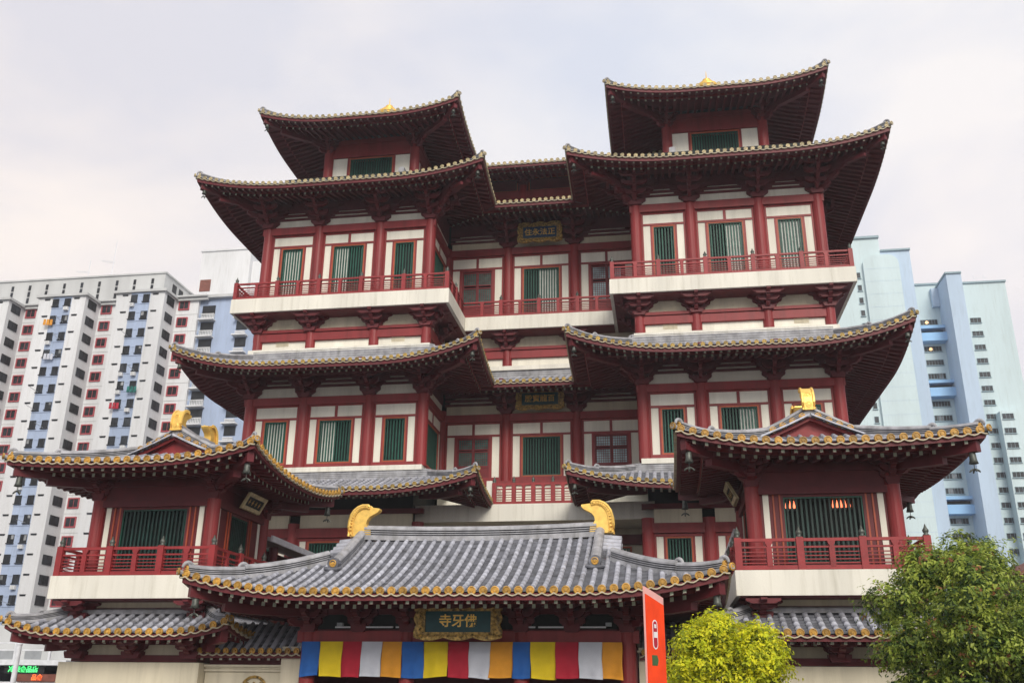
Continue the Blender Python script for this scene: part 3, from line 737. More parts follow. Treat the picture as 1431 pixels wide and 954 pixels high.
    # ---------------- roofs of the storeys: (inner x, outer x, front y, valley y, z0, lift, T, Ts)
    for nm, xi, xo, yf, yv, z0, lf, T, s0, k, Ts, each in (('first', 2.25, 19.9, 46.64, 51.15, 11.36, .84, 3.75, .32, .015, 3.9, 'row'), ('second', 2.31, 19.96, 46.56, 51.4, 18.40, 1.16, 3.75, .36, .012, 3.9, 'row'), ('third', 2.39, 20.25, 47.14, 51.3, 30.05, .88, 6.3, .40, .006, 3.9, 'cap')):
        rf = roof_node(hall, ((xi+xo)/2, yf+2, z0+1))
        cm = 'cap_hall' if nm != 'third' else 'cap_pale'
        c0 = 'valley' if nm != 'first' else 'end'
        e1 = Edge((xi, yv), (0, -1), yv-yf, c0, 'hip', T, z0, s0, k, 0, lf, 6.2, clamp=6.3, Ts=Ts)
        e2 = Edge((xi, yf), (1, 0), xo-xi, 'hip', 'hip', T, z0, s0, k, lf, lf, 6.2, Ts=Ts)
        e3 = Edge((xo, yf), (0, 1), 17.6, 'hip', 'end', T, z0, s0, k, lf, 0, 6.2, Ts=Ts)
        build_edge(e1, rf, cap_mat=cm, cr=.112); build_edge(e2, rf, rows='each' if each == 'row' else 'join', caps='each', cap_mat=cm, ring=(each == 'row'), steps=(each == 'row'), cr=.115); build_edge(e3, rf, cap_mat=cm, cr=.112)
        p0 = hip_ridge(e2, 0, rf, T-.05, cap_mat=cm, mid=1.5); p1 = hip_ridge(e2, 1, rf, T-.05, cap_mat=cm, mid=1.9)
        bx = BOXR[nm]; tb = 3.42 if T < 5 else T-.12; n_ = 20; zt = e2.Z((xo-xi)/2, tb)-.06
        b = MB(); b.sweep(box_ridge(bx), [(xi+tb+(xo-xi-2*tb)*q/n_, yf+tb, zt) for q in range(n_+1)]); b.sweep(box_ridge(bx), [(xi+tb, yv+tb+(yf-yv)*q/4 if c0 == 'end' else yv+(yf+tb-yv)*q/4, zt) for q in range(5)]); b.build('ridge', 'ridge_tile', rf)
        ord_ = {'first': 'lowest', 'second': 'second', 'third': 'third'}[nm]
        bell(p0, f'small bronze wind bell under the inner corner of the {W} tower {ord_} roof tier', .9)
        if nm != 'first': bell(p1, f'small bronze wind bell under the outer corner of the {W} tower {ord_} roof tier', .9)
    # ---------------- top pavilion
    T5 = F(0, 53.5, 1, 0); x0, x1 = 8.35, 14.35
    tin = F(8.35, 59.5, 0, -1); tout = F(14.35, 53.5, 0, 1)
    b = MB(); b.box(8.8, 13.9, 53.95, 59.1, 30.5, 36.9); b.build('inner_wall', 'inner_dark', hall)  # near-black core, the dimness of the room put into its colour
    for f_, a, c in ((T5, x0, x1), (tin, 0, 6), (tout, 0, 6)):
        for q in ((a+.33, a+1.35), (c-1.35, c-.33)):
            b = MB(); b.lb(f_, q[0], q[1], -.2, .03, 32.6, 35.38); b.build('wall_panel', 'white_wall', hall)
        slat_window(hall, f_, a+1.45, c-1.45, 32.6, 35.36)
        b = MB(); b.lb(f_, a+1.33, a+1.46, -.2, .06, 32.6, 35.4); b.lb(f_, c-1.46, c-1.33, -.2, .06, 32.6, 35.4); b.build('wall_frame', 'red_paint', hall)
        b = MB(); b.lb(f_, a+.1, c-.1, -.2, .06, 35.4, 36.75); b.lb(f_, a+.1, c-.1, -.19, .14, 35.4, 35.62); b.lb(f_, a+.1, c-.1, -.19, .16, 36.4, 36.74); b.build('frieze', 'red_paint', hall)
        b = MB(); b.lb(f_, a, c, -.2, .02, 31.2, 32.6); b.build('wall_panel', 'red_shaded', hall)
    for x in (x0, x1):
        column(hall, x, 53.5, 31.6, 36.3); column(hall, x, 59.5, 31.6, 36.3)
        bracket(hall, T5, x, 35.75, tiers=3, h=.30, s=.72)
    corner_arm(hall, x0, 53.5, -1, -1, 35.55, tiers=3, h=.30, s=.9); corner_arm(hall, x1, 53.5, 1, -1, 35.55, tiers=3, h=.30, s=.9)
    rf = roof_node(hall, (11.33, 56.5, 37)); L5 = 13.36; xi, xo, yf, z0, lf = 4.64, 18.0, 49.9, 36.40, .82
    ee = [Edge((xi, yf), (1, 0), L5, 'hip', 'hip', 6.66, z0, .40, .027, lf, lf, 5.2, Ts=3.7), Edge((xo, yf), (0, 1), L5, 'hip', 'hip', 6.66, z0, .40, .027, lf, lf, 5.2, Ts=3.7),
          Edge((xo, yf+L5), (-1, 0), L5, 'hip', 'hip', 6.66, z0, .40, .027, lf, lf, 5.2, Ts=3.7), Edge((xi, yf+L5), (0, -1), L5, 'hip', 'hip', 6.66, z0, .40, .027, lf, lf, 5.2, Ts=3.7)]
    for e in ee:
        build_edge(e, rf, sp=.42, cap_mat='cap_pale', cr=.125); p = hip_ridge(e, 0, rf, 6.6, cap_mat='cap_pale', mid=1.7)
        if e is ee[0]: bell(p, f'small bronze wind bell under the {side("right", "left")} front corner of the {W} tower top roof', .9)
        if e is ee[1]: bell(p, f'small bronze wind bell under the {side("left", "right")} front corner of the {W} tower top roof', .9)
    b = MB(); b.lathe((11.33, 56.56), [(.9, 40.1), (.95, 40.35), (.55, 40.5), (.75, 40.7), (.8, 40.85), (.4, 40.95), (.46, 41.08), (.48, 41.16), (.28, 41.28), (.24, 41.36), (.28, 41.42), (.12, 41.52), (.04, 41.6), (.025, 41.95), (.012, 42.15)], 14); b.build('finial', 'gold', rf, smooth=True)
    # small vents on the court side etc.
    b = MB(); b.box(6.9, 16.2, 50.8, 62.6, .0, .35); b.build('plinth', 'paving', hall)
    MX = 1
tower(1); tower(-1)
MX = 1
# ---------------- middle of the hall, set back between the towers
b = MB(); b.box(-6.6, 6.6, YC+.45, 63, .3, 20.5); b.box(-6.6, 6.6, YC+.45, 63, 20.5, 31.0); b.build('inner_wall', 'inner_dark', hall)  # near-black core in place of the unlit middle rooms
for z0, z1 in ((0, 10.2), (13.3, 17.75), (23.4, 28.75)):
    for x in (-2.15, 2.15): column(hall, x, YC, z0, z1, .32)
for (zf, zw, zs, b0, b1, c1, top) in ((13.3, 16.10, 16.88, 17.0, 17.46, 18.05, 19.4), (23.42, 27.22, 28.02, 28.14, 28.62, 29.14, 30.8)):
    bay(hall, CEN, -2.15, 2.15, zf, zw, zs, dbl=True, ws=.42, screens=((.42, .96),) if zf > 20 else ())
    bay(hall, CEN, -6.2, -2.15, zf, zw, zs, dbl=True, kind='door', ws=.45)
    bay(hall, CEN, 2.15, 6.2, zf, zw, zs, dbl=True, kind='door', ws=.45, glass='pale_glass' )
    for a, c in ((-5.9, -2.47), (-1.83, 1.83), (2.47, 5.9)):
        b = MB(); b.lb(CEN, a, c, -.2, .03, b1+.02, c1); b.build('wall_panel', 'cream', hall)
        b = MB(); b.lb(CEN, a+.2, c-.2, -.2, .0, c1+.14, c1+.27); b.lb(CEN, a+.5, c-.5, -.2, .0, c1+.42, c1+.52); b.build('wall_panel', 'white_wall', hall)
    b = MB(); b.lb(CEN, -6.0, 6.0, -.18, .22, b0, b1); b.build('beam', 'red_paint', hall)
    b = MB(); b.lb(CEN, -6.0, 6.0, -.19, .10, c1, c1+.14); b.lb(CEN, -6.0, 6.0, -.19, .10, c1+.27, c1+.42); b.lb(CEN, -6, 6, -.19, .10, c1+.52, top); b.build('beam', 'red_shaded', hall)
    for x in (-2.15, 2.15): bracket(hall, CEN, x, b1-.05)
    ze = 18.52 if zf < 20 else 30.2
    b = MB(); b.lb(CEN, -6.5, 6.5, 1.95, 2.17, ze+.02, ze+.26); b.build('purlin', 'red_shaded', hall)
# roofs over the middle
for yv, xw, z0, T, s0, k, cm, each in ((51.4, 2.31, 18.40, 3.75, .36, .012, 'cap_hall', 'each'), (51.3, 2.39, 30.05, 9.8, .40, .006, 'cap_pale', 'join')):
    rf = roof_node(hall, (0, yv+2, z0+1))
    e = Edge((-xw, yv), (1, 0), 2*xw, 'valley', 'valley', T, z0, s0, k, clamp=6.3, Ts=3.9)
    build_edge(e, rf, rows=each, caps=each, cap_mat=cm, ring=(each == 'each'), steps=(each == 'each'), cr=.115)
    if T < 5:
        b = MB(); b.sweep(box_ridge(.66), [(-6+12*q/8, yv+3.42, e.Z(2, 3.42)-.06) for q in range(9)]); b.build('ridge', 'ridge_tile', rf)
# base of the upper storey and its balcony
for a, c in ((-5.9, -2.43), (-1.87, 1.87), (2.43, 5.9)):
    b = MB(); b.lb(CEN, a, c, -.2, .02, 20.35, 21.02); b.build('wall_panel', 'white_wall', hall)
    b = MB(); b.lb(CEN, a, c, -.2, .02, 21.74, 22.5); b.build('wall_panel', 'cream', hall)
b = MB(); b.lb(CEN, -5.9, 5.9, -.18, .20, 21.04, 21.50); b.lb(CEN, -5.9, 5.9, -.18, .24, 21.56, 21.74); b.build('beam', 'red_paint', hall)
b = MB(); b.lb(CEN, -6.0, 6.0, -.18, .5, 20.15, 20.42); b.build('ledge', 'slab_white', hall)
for x in (-2.15, 2.15): column(hall, x, YC, 20.4, 21.9, .30); slab_bracket(hall, CEN, x, 21.62, s=1.05, top=.88)
b = MB(); b.box(-4.6, 4.6, 53.6, 55.6, 22.523, 23.397); b.build('balcony_slab', 'slab_white', hall)
b = MB(); b.box(-4.6, 4.6, 53.75, 55.4, 22.46, 22.518); b.build('slab_soffit', 'red_shaded', hall)
railing(hall, F(0, 53.76, 1, 0), -4.77, 4.77, 23.40, 4, ends=(False, False))
# lower middle balcony
b = MB(); b.box(-6.6, 6.6, 51.15, 56, 10.33, 11.27); b.build('balcony_slab', 'slab_white', hall)
b = MB(); b.box(-6.2, 6.2, 54.6, 55.4, 11.27, 13.3); b.build('wall_panel', 'white_wall', hall)
b = MB(); b.box(2.30, 2.62, 51.3, 54.6, 11.27, 12.6); b.box(-2.62, -2.30, 51.3, 54.6, 11.27, 12.6); b.build('parapet', 'slab_white', hall)
b = MB(); b.box(-6.1, 6.1, 54.5, 54.6, 12.98, 13.28); b.build('beam', 'red_paint', hall)
railing(hall, F(0, 51.34, 1, 0), -2.18, 2.18, 11.27, 4, h=1.12)
b = MB(); b.lb(F(0, 54.0, 1, 0), -6.0, 6.0, -.2, .1, 9.4, 9.95); b.build('beam', 'red_shaded', hall)
b = MB(); b.lb(F(0, 54.2, 1, 0), -6.0, 6.0, -.2, .05, 9.95, 10.33); b.lb(F(0, 54.2, 1, 0), -6.0, 6.0, -.2, .05, 3, 9.4); b.build('wall_panel', 'cream', hall)
for x in (-4.2, -1.4, 1.4, 4.2): slat_window(hall, F(0, 54.1, 1, 0), x-1.0, x+1.0, 6.5, 9.3)
# top storey of the middle, seen between the towers
f5 = F(0, 61, 1, 0)
b = MB(); b.lb(f5, -9, 9, -1, 0, 32, 38.4); b.build('upper_wall', 'red_shaded', hall)
for z0, z1, w_ in ((35.55, 36.15, .2), (37.4, 37.8, .2), (34.0, 34.4, .15)):
    b = MB(); b.lb(f5, -9, 9, 0, w_, z0, z1); b.build('beam', 'red_paint', hall)
for x in (-6.2, -2.1, 2.1, 6.2): column(hall, x, 61, 32, 37.4, .3); bracket(hall, f5, x, 36.6, tiers=3, h=.3, s=.8)
for a, c in ((-5.8, -2.5), (-1.7, 1.7), (2.5, 5.8)): slat_window(hall, f5, a, c, 34.45, 35.5); slat_window(hall, f5, a, c, 36.2, 37.3)
rf = roof_node(hall, (0, 59, 38)); e = Edge((-9, 57.5), (1, 0), 18, 'end', 'end', 4.5, 36.55, .4, .027, Ts=3.6, ss=.35); build_edge(e, rf, sp=.42, cap_mat='cap_pale')
plaque('gilt framed blue plaque between the towers under the third roof tier', CEN, 0, 29.30, 2.9, 1.45, '住永法正', 'plaque_blue', w0=.75, tsize=.50)
plaque('dark gilt framed plaque between the towers under the second roof tier', CEN, 0, 18.15, 2.95, 1.4, '殿寶龍百', 'plaque_teal', w0=.75, tsize=.46)

# ============================================================ CORNER PAVILIONS
def pavilion(mx):
    global MX
    MX = mx; W = side('left', 'right')
    pv = thing('corner_pavilion', f'{W} red corner pavilion with grey tiled hip roof, gold ridge ornament and railed balcony', 'pavilion', (12.45, 36.4, 0), 'corner pavilions either side of the gate')
    xa, xb, ya, yb = 10.12, 14.87, 34.2, 38.9
    FR = F(0, ya, 1, 0); INN = F(xa, yb, 0, -1); OUT = F(xb, ya, 0, 1); BK = F(0, yb, -1, 0)
    for x in (xa, xb):
        for y in (ya, yb): column(pv, x, y, 5.48, 9.0, .26)
    b = MB(); b.box(xa+.5, xb-.5, 38.3, 38.5, 5.48, 9.4); b.box(xa+.1, xb-.1, ya+.3, yb-.3, 8.6, 8.7); b.build('inner_wall', 'inner_dark', pv)  # back wall and ceiling coloured near black for the unlit room
    for f_, a, c, big in ((FR, xa, xb, 1), (INN, 0, yb-ya, 0), (OUT, 0, yb-ya, 0), (BK, -xb, -xa, 0)):
        b = MB(); b.lb(f_, a+.1, c-.1, -.15, .06, 8.20, 9.45); b.lb(f_, a+.1, c-.1, -.15, .16, 8.20, 8.45); b.lb(f_, a+.1, c-.1, -.15, .14, 9.0, 9.2); b.build('frieze', 'red_shaded', pv)
        fr = MB(); z0, z1 = 5.6, 8.20
        fr.lb(f_, a+.2, c-.2, -.12, .05, 5.48, 5.75)
        ins = .92 if big else 1.45
        for q0, q1 in ((a+.24, a+ins), (c-ins, c-.24)):
            p = MB(); wq = (q0+.10, q0+.30) if q0 < (a+c)/2 else (q1-.30, q1-.10)
            p.lb(f_, wq[0], wq[1], -.1, .05, 5.75, z1); p.build('wall_panel', 'white_wall', pv)
            fr.lb(f_, q0, q1, -.12, .02, 5.75, z1)
            o = MB(); s_ = q1 if q0 < (a+c)/2 else q0
            for t in (.0, .22):
                x = s_-t if q0 < (a+c)/2 else s_+t; o.lb(f_, x-.03, x+.03, -.08, .06, 5.75, z1)
            o.build('frame_strip', 'frame_orange', pv)
        fr.build('wall_frame', 'red_shaded', pv)
        slat_window(pv, f_, a+ins+.03, c-ins-.03, 5.75, z1, sp=.16, bw=.07, frame='red_shaded', barm='green_shaded')
    for x, y, dx, dy in ((xa, ya, -1, -1), (xb, ya, 1, -1), (xa, yb, -1, 1), (xb, yb, 1, 1)):
        corner_arm(pv, x, y, dx, dy, 8.55, tiers=2, h=.26, s=.8)
    for x in (xa, xb): bracket(pv, FR, x, 8.45, tiers=3, h=.24, s=.62, out0=.5, dout=.45)
    bracket(pv, INN, 0, 8.45, tiers=3, h=.24, s=.62, out0=.5, dout=.45); bracket(pv, INN, yb-ya, 8.45, tiers=3, h=.24, s=.62, out0=.5, dout=.45)
    b = MB(); b.lb(FR, xa-1.4, xb+1.4, 1.3, 1.5, 9.24, 9.44); b.lb(INN, -1.4, yb-ya+1.4, 1.3, 1.5, 9.24, 9.44); b.build('purlin', 'red_shaded', pv)
    # main roof: hip and gable, gable to the front
    xi, xo, yf, yk, z0 = 7.5, 17.4, 31.6, 41.2, 9.45; s0, k = .22, .027; li, lo_ = .60, .22; TG = 3.35; LL = 4.6
    rf = roof_node(pv, (12.45, 36.4, 10))
    kw = dict(LL=LL, clamp=TG-.35, ss=.15, drop=.22)
    ef = Edge((xi, yf), (1, 0), xo-xi, 'hip', 'hip', TG+.2, z0, s0, k, li, lo_, **{**kw, 'clamp': 99}, Ts=2.9); er = Edge((xo, yf), (0, 1), yk-yf, 'hip', 'hip', 4.93, z0, s0, k, lo_, lo_, **kw, Ts=2.9)
    eb = Edge((xo, yk), (-1, 0), xo-xi, 'hip', 'hip', TG+.2, z0, s0, k, lo_, li, **{**kw, 'clamp': 99}, Ts=2.9); el = Edge((xi, yk), (0, -1), yk-yf, 'hip', 'hip', 4.93, z0, s0, k, li, li, **kw, Ts=2.9)
    for e in (ef, er, eb, el):
        ech = 'each' if e in (ef, el) else 'join'
        build_edge(e, rf, sp=.40, rows=ech, caps=ech, ring=True, steps=True, cr=.135, rr=.087)
    ps = [hip_ridge(e, 0, rf, TG, mid=1.3, sc=.92) for e in (ef, er, eb, el)]
    bell(ps[0], f'grey wind bell under the inner front roof corner of the {W} corner pavilion', 1.0); bell(ps[1], f'dark wind bell under the outer front roof corner of the {W} corner pavilion', 1.0)
    bell(ps[3], f'dark wind bell under the inner rear roof corner of the {W} corner pavilion', 1.0)
    if mx == 1: bell(ps[2], f'dark wind bell under the outer rear roof corner of the {W} corner pavilion', 1.0)
    xm = (xi+xo)/2; zr = er.Z(4.8, 4.93)
    for yg, sg in ((yf+TG, -1), (yk-TG, 1)):   # gables
        b = MB(); zb_ = er.Z(4.8, TG+.25); pts = []
        for q in range(-8, 9):
            t = 4.93-abs(q)/8*(4.93-TG-.25); pts.append((xm+(1 if q > 0 else -1)*(4.93-t), er.Z(4.8, t)-.10))
        poly = [(pts[0][0], zb_-.35)]+pts+[(pts[-1][0], zb_-.35)]
        b.lprism(F(0, yg+.1*(-sg), 1, 0), poly, -.05, .05); b.build('gable_panel', 'hdb_red' if False else 'rail_red', rf)
        b = MB()
        for s_ in (-1, 1):
            pr = [(xm+s_*(4.93-t), yg+sg*.16, er.Z(4.8, t)-.16) for t in [4.93-(4.93-TG)*q/6 for q in range(7)]]
            b.sweep([(-.04, 0), (.04, 0), (.04, .14), (-.04, .14)], pr)
        b.lprism(F(0, yg+sg*.16, 1, 0), [(xm-.34, zb_-.3), (xm-.12, zb_-.02), (xm, zb_+.04), (xm+.12, zb_-.02), (xm+.34, zb_-.3)], -.03, .03)
        b.build('bargeboard', 'red_paint', rf)
        b = MB(); dr = MB()
        for s_ in (-1, 1):
            for q in range(4):
                t = 4.93-.28-q*.36; 
                if t < TG-.1: break
                c = (xm+s_*(4.93-t), yg+sg*.30, er.Z(4.8, t)+.10)
                b.disc(c, (0, sg), .125, n=10); dr.tube([(c[0], c[1]-sg*.02, c[2]), (c[0], c[1]-sg*.55, c[2]+.02)], .10, 8)
        b.build('verge_tile_ends', 'cap_gold', rf, kind='stuff'); dr.build('verge_tiles', 'tile', rf, kind='stuff')
        b = MB()
        for s_ in (-1, 1):
            b.sweep([(a*.92, c*.92) for a, c in RIDGE], [(xm+s_*(4.93-t), yg-sg*.10, er.Z(4.8, t)+.14*(1-q/8)) for q, t in enumerate([4.9-(4.9-TG+.1)*q/8 for q in range(9)])], ms=RM)
        b.build('gable_ridge', RMATS, rf)
    b = MB(); y0, y1 = yf+TG-.1, yk-TG+.1; b.sweep([(a*1.05, c*1.25) for a, c in RIDGE], [(xm, y0+(y1-y0)*q/8, zr+.02+.10*abs(q-4)/4) for q in range(9)], ms=RM); b.build('ridge', RMATS, rf)
    chiwen(rf, (xm, y0-.12, zr+.24), (0, 1), .92, .40); chiwen(rf, (xm, y1+.12, zr+.24), (0, -1), .92, .40)
    # balcony
    b = MB(); b.box(9.26, 15.66, 33.0, 40.3, 4.66, 5.48); b.build('balcony_slab', 'slab_white', pv)
    b = MB(); b.box(9.4, 15.5, 33.12, 40, 4.62, 4.657); b.build('slab_soffit', 'red_shaded', pv)
    railing(pv, F(0, 33.16, 1, 0), 9.42, 15.50, 5.48, 3, h=1.0); railing(pv, F(9.42, 40.1, 0, -1), 0, 6.94, 5.48, 3, h=1.0, ends=(True, False)); railing(pv, F(15.50, 33.16, 0, 1), 0, 6.94, 5.48, 3, h=1.0, ends=(False, True))
    for x in (xa, xb): slab_bracket(pv, FR, x, 4.02, s=.7, top=.52)
    b = MB(); b.box(xa+.2, xb-.2, ya-.02, ya+.3, 3.9, 4.63); b.build('wall_panel', 'cream', pv)
    b = MB(); b.lb(FR, xa-.2, xb+.2, -.2, .06, 4.24, 4.42); b.build('beam', 'red_shaded', pv)
    # lower skirt roof and base
    rf = roof_node(pv, (12.45, 34, 3.6)); xi, xo, yf, z0 = 8.15, 16.85, 32.45, 3.43
    kw = dict(LL=2.6, ss=.2, drop=.22)
    a1 = Edge((xi, yf), (1, 0), xo-xi, 'hip', 'hip', 1.85, z0, .42, .03, .42, .42, **kw); a2 = Edge((xo, yf), (0, 1), 8, 'hip', 'end', 1.85, z0, .42, .03, .42, 0, **kw); a3 = Edge((xi, yf+8), (0, -1), 8, 'end', 'hip', 1.85, z0, .42, .03, 0, .42, **kw)
    build_edge(a1, rf, sp=.40, rows='each', caps='each', ring=True, steps=True, cr=.13); build_edge(a2, rf, sp=.40); build_edge(a3, rf, sp=.40)
    hip_ridge(a1, 1, rf, 1.8, mid=.9, sc=.8); p = hip_ridge(a1, 0, rf, 1.8, mid=.9, sc=.8)
    b = MB(); b.sweep([(-.2, -.05), (.2, -.05), (.2, .10), (-.2, .26)], [(xi+1.8+(xo-xi-3.6)*q/6, yf+1.72, a1.Z(4, 1.7)) for q in range(7)]); b.build('ridge', 'ridge_tile', rf)
    b = MB(); b.box(xa+.05, xb-.05, ya+.02, yb, 2.72, 3.35); b.build('wall_panel', 'cream', pv)
    b = MB(); b.box(xa-.1, xb+.1, ya-.14, yb, 2.50, 2.74); b.box(xa-.1, xb+.1, ya-.08, yb, 3.1, 3.2); b.build('beam', 'red_shaded', pv)
    for x in (xa+.1, (xa+xb)/2, xb-.1): slab_bracket(pv, FR, x, 2.66, s=.6, top=.5)
    b = MB(); b.box(xa-.3, xb+.5, ya-.28, yb+.3, 0, 2.48); b.build('base_wall', 'cream', pv)
    # tilted plaque over the inner side doorway
    side_plaque(f'narrow tilted plaque under the eaves on the inner side of the {W} pavilion', INN, 2.3, 8.72, 1.75, .62, .55)
    if mx == 1:
        for (x, y, n) in ((11.42, 34.42, 3), (13.15, 34.42, 5)):
            l = thing('candle_lamp', 'row of %s glowing red lamps behind the %s end of the pavilion window slats' % (('three', 'left') if n == 3 else ('five', 'right')), 'lamp', (x, y, 7.68), 'red lamps inside the right pavilion')
            b = MB(); b.box(x-.05-.12*n/2, x+.05+.12*n/2, y-.06, y+.06, 7.68, 7.745); b.build('lamp_base', 'black_metal', l)
            for q in range(n):
                b = MB(); xx = x+(q-(n-1)/2)*.135; b.lathe((xx, y), [(.02, 7.74), (.042, 7.79), (.036, 7.87), (.016, 7.96), (.004, 8.03)], 8); b.build('bulb', 'lamp_glow', l)
    MX = 1
pavilion(1); pavilion(-1)
MX = 1

# ============================================================ GATE HALL
gate = thing('gate_hall', 'low entrance gate hall with grey barrel tile roof and two gold ridge ornaments', 'gate', (0, 35.8, 0))
rf = roof_node(gate, (0, 35.8, 6))
xw, yf, yk, z0, s0, k = 8.9, 30.0, 41.6, 4.54, .30, .024; TG = 3.7
kw = dict(LL=5.0, ss=.12, drop=.24)
ef = Edge((-xw, yf), (1, 0), 2*xw, 'hip', 'hip', 5.78, z0, s0, k, .63, .63, clamp=TG-.1, Ts=3.6, **kw); er = Edge((xw, yf), (0, 1), yk-yf, 'hip', 'hip', TG+.2, z0, s0, k, .63, .63, Ts=3.3, **kw)
eb = Edge((xw, yk), (-1, 0), 2*xw, 'hip', 'hip', 5.78, z0, s0, k, .63, .63, clamp=TG-.1, Ts=3.6, **kw); el = Edge((-xw, yk), (0, -1), yk-yf, 'hip', 'hip', TG+.2, z0, s0, k, .63, .63, Ts=3.3, **kw)
for e in (ef, er, eb, el):
    ech = 'each' if e is ef else 'join'
    build_edge(e, rf, sp=.37, rows=ech, caps=ech, ring=True, steps=True, cr=.135, rr=.087)
p0 = hip_ridge(ef, 0, rf, TG, mid=1.5); p1 = hip_ridge(ef, 1, rf, TG, mid=1.5); hip_ridge(eb, 0, rf, TG, mid=1.5); hip_ridge(eb, 1, rf, TG, mid=1.5)
bell(p0, 'grey wind bell under the left corner of the gate hall roof', 1.0); bell(p1, 'grey wind bell under the right corner of the gate hall roof', 1.0)
zr = ef.Z(8.9, 5.78)
b = MB(); XR = 4.5
b.sweep([(a*1.1, c*1.15) for a, c in RIDGE], [(-XR+2*XR*q/16, 35.8, zr+.0+.10*(abs(q-8)/8)**2) for q in range(17)], ms=RM); b.build('ridge', RMATS, rf)
for s_ in (-1, 1):
    chiwen(rf, (s_*5.10, 35.8, zr+.12), (-s_, 0), 1.17, .40)
    for y0, y1, ee in ((35.8, 32.8, ef), (35.8, 38.8, eb)):   # ridges running down beside the gables
        pts = []
        for q in range(11):
            t = 5.72-(5.72-2.75)*q/10; pts.append((s_*4.62, yf+t if ee is ef else yk-t, ee.Z(8.9-4.62, t)+.02))
        b = MB(); b.sweep(RIDGE, pts, ms=RM); c = pts[-1]; dy = -1 if ee is ef else 1; b.build('gable_ridge', RMATS, rf)
        b = MB(); b.lathe((c[0], c[1]), [(.0, c[2]+.0), (.0, c[2]+.01)], 4); 
        b = MB(); b.tube([(c[0], c[1]-dy*.2, c[2]+.24), (c[0], c[1]+dy*.10, c[2]+.22)], .21, 12); b.tube([(c[0]-.32, c[1]+dy*.02, c[2]+.06), (c[0]-.12, c[1]+dy*.06, c[2]+.02), (c[0]+.12, c[1]+dy*.06, c[2]+.02), (c[0]+.32, c[1]+dy*.02, c[2]+.06)], .07, 8); b.build('ridge_end_block', 'tile_dark', rf)
        b = MB(); b.disc((c[0], c[1]+dy*.12, c[2]+.22), (0, dy), .13); b.build('ridge_end', 'cap_gold', rf)
    # gable wall, stacked verge tiles
    b = MB(); pts = []
    for q in range(-8, 9):
        t = 5.78-abs(q)/8*(5.78-TG); pts.append((35.8+q/8*(5.78-TG), ef.Z(8.9, t)-.1))
    b.lprism(F(s_*4.95, 0, 0, 1), [(pts[0][0], 6.0)]+pts+[(pts[-1][0], 6.0)], -.06, .06); b.build('gable_panel', 'rail_red', rf)
    b = MB()
    for q in range(4):
        for sg in (-1, 1):
            t = 5.6-q*.32; y = 35.8+sg*(5.78-t); b.tube([(s_*4.75, y, ef.Z(8.9, t)+.02), (s_*5.42, y, ef.Z(8.9, t)-.04)], .13, 8)
    b.build('verge_tiles', 'tile', rf, kind='stuff')
GF = F(0, 33.6, 1, 0)
for x in (-5.6, -2.0, 2.0, 5.6):
    for y in (33.6, 38.6): column(gate, x, y, .15, 3.75, .27, 'red_paint')
b = MB(); b.lb(GF, -6.0, 6.0, -.16, .18, 3.17, 3.56); b.build('beam', 'red_paint', gate)
b = MB(); b.lb(GF, -6.2, 6.2, -.14, .06, 4.12, 4.40); b.lb(GF, -6.2, 6.2, 1.2, 1.4, 4.30, 4.46); b.lb(GF, -6.0, 6.0, -.10, .02, 3.56, 3.62); b.build('purlin', 'red_shaded', gate)
b = MB(); b.lb(GF, -5.6, 5.6, -.10, -.02, 3.56, 4.12); b.build('dark_panel', 'inner_dark', gate)
for x in (-5.6, -3.75, -2.0, 2.0, 3.75, 5.6): bracket(gate, GF, x, 3.50, tiers=2, h=.27, s=.72, out0=.55, dout=.55)
for s_ in (-1, 1): corner_arm(gate, s_*5.6, 33.6, s_, -1, 3.45, tiers=2, h=.27, s=.95)
b = MB(); b.box(-5.9, 5.9, 38.3, 38.6, .1, 4.6); b.box(-5.9, 5.9, 33.9, 38.5, 4.42, 4.52); b.build('inner_wall', 'red_shaded', gate)
b = MB(); b.box(-5.9, -5.7, 34, 38.5, .1, 4.4); b.box(5.7, 5.9, 34, 38.5, .1, 4.4); b.build('side_wall', 'red_shaded', gate)
b = MB(); b.box(-6.3, 6.3, 32.9, 39, .0, .16); b.build('plinth', 'paving', gate)
for x0_, x1_ in ((-4.6, -2.5), (-2.4, -1.7), (2.0, 2.5), (2.6, 4.9)):
    b = MB(); b.tube([(x0_, 33.35, 3.68), (x1_, 33.35, 3.68)], .03, 8); b.build('light_tube', 'white_metal', gate)
for x in (-4.4, 5.0):
    b = MB(); b.box(x-.1, x+.1, 33.2, 33.38, 3.70, 3.82); b.build('floodlight', 'grey_metal', gate)
plaque('large gilt framed teal plaque over the gate entrance', F(0, 32.5, 1, 0), 0.0, 3.80, 3.0, 1.22, '寺牙佛', 'plaque_teal', w0=.0, tsize=.44)
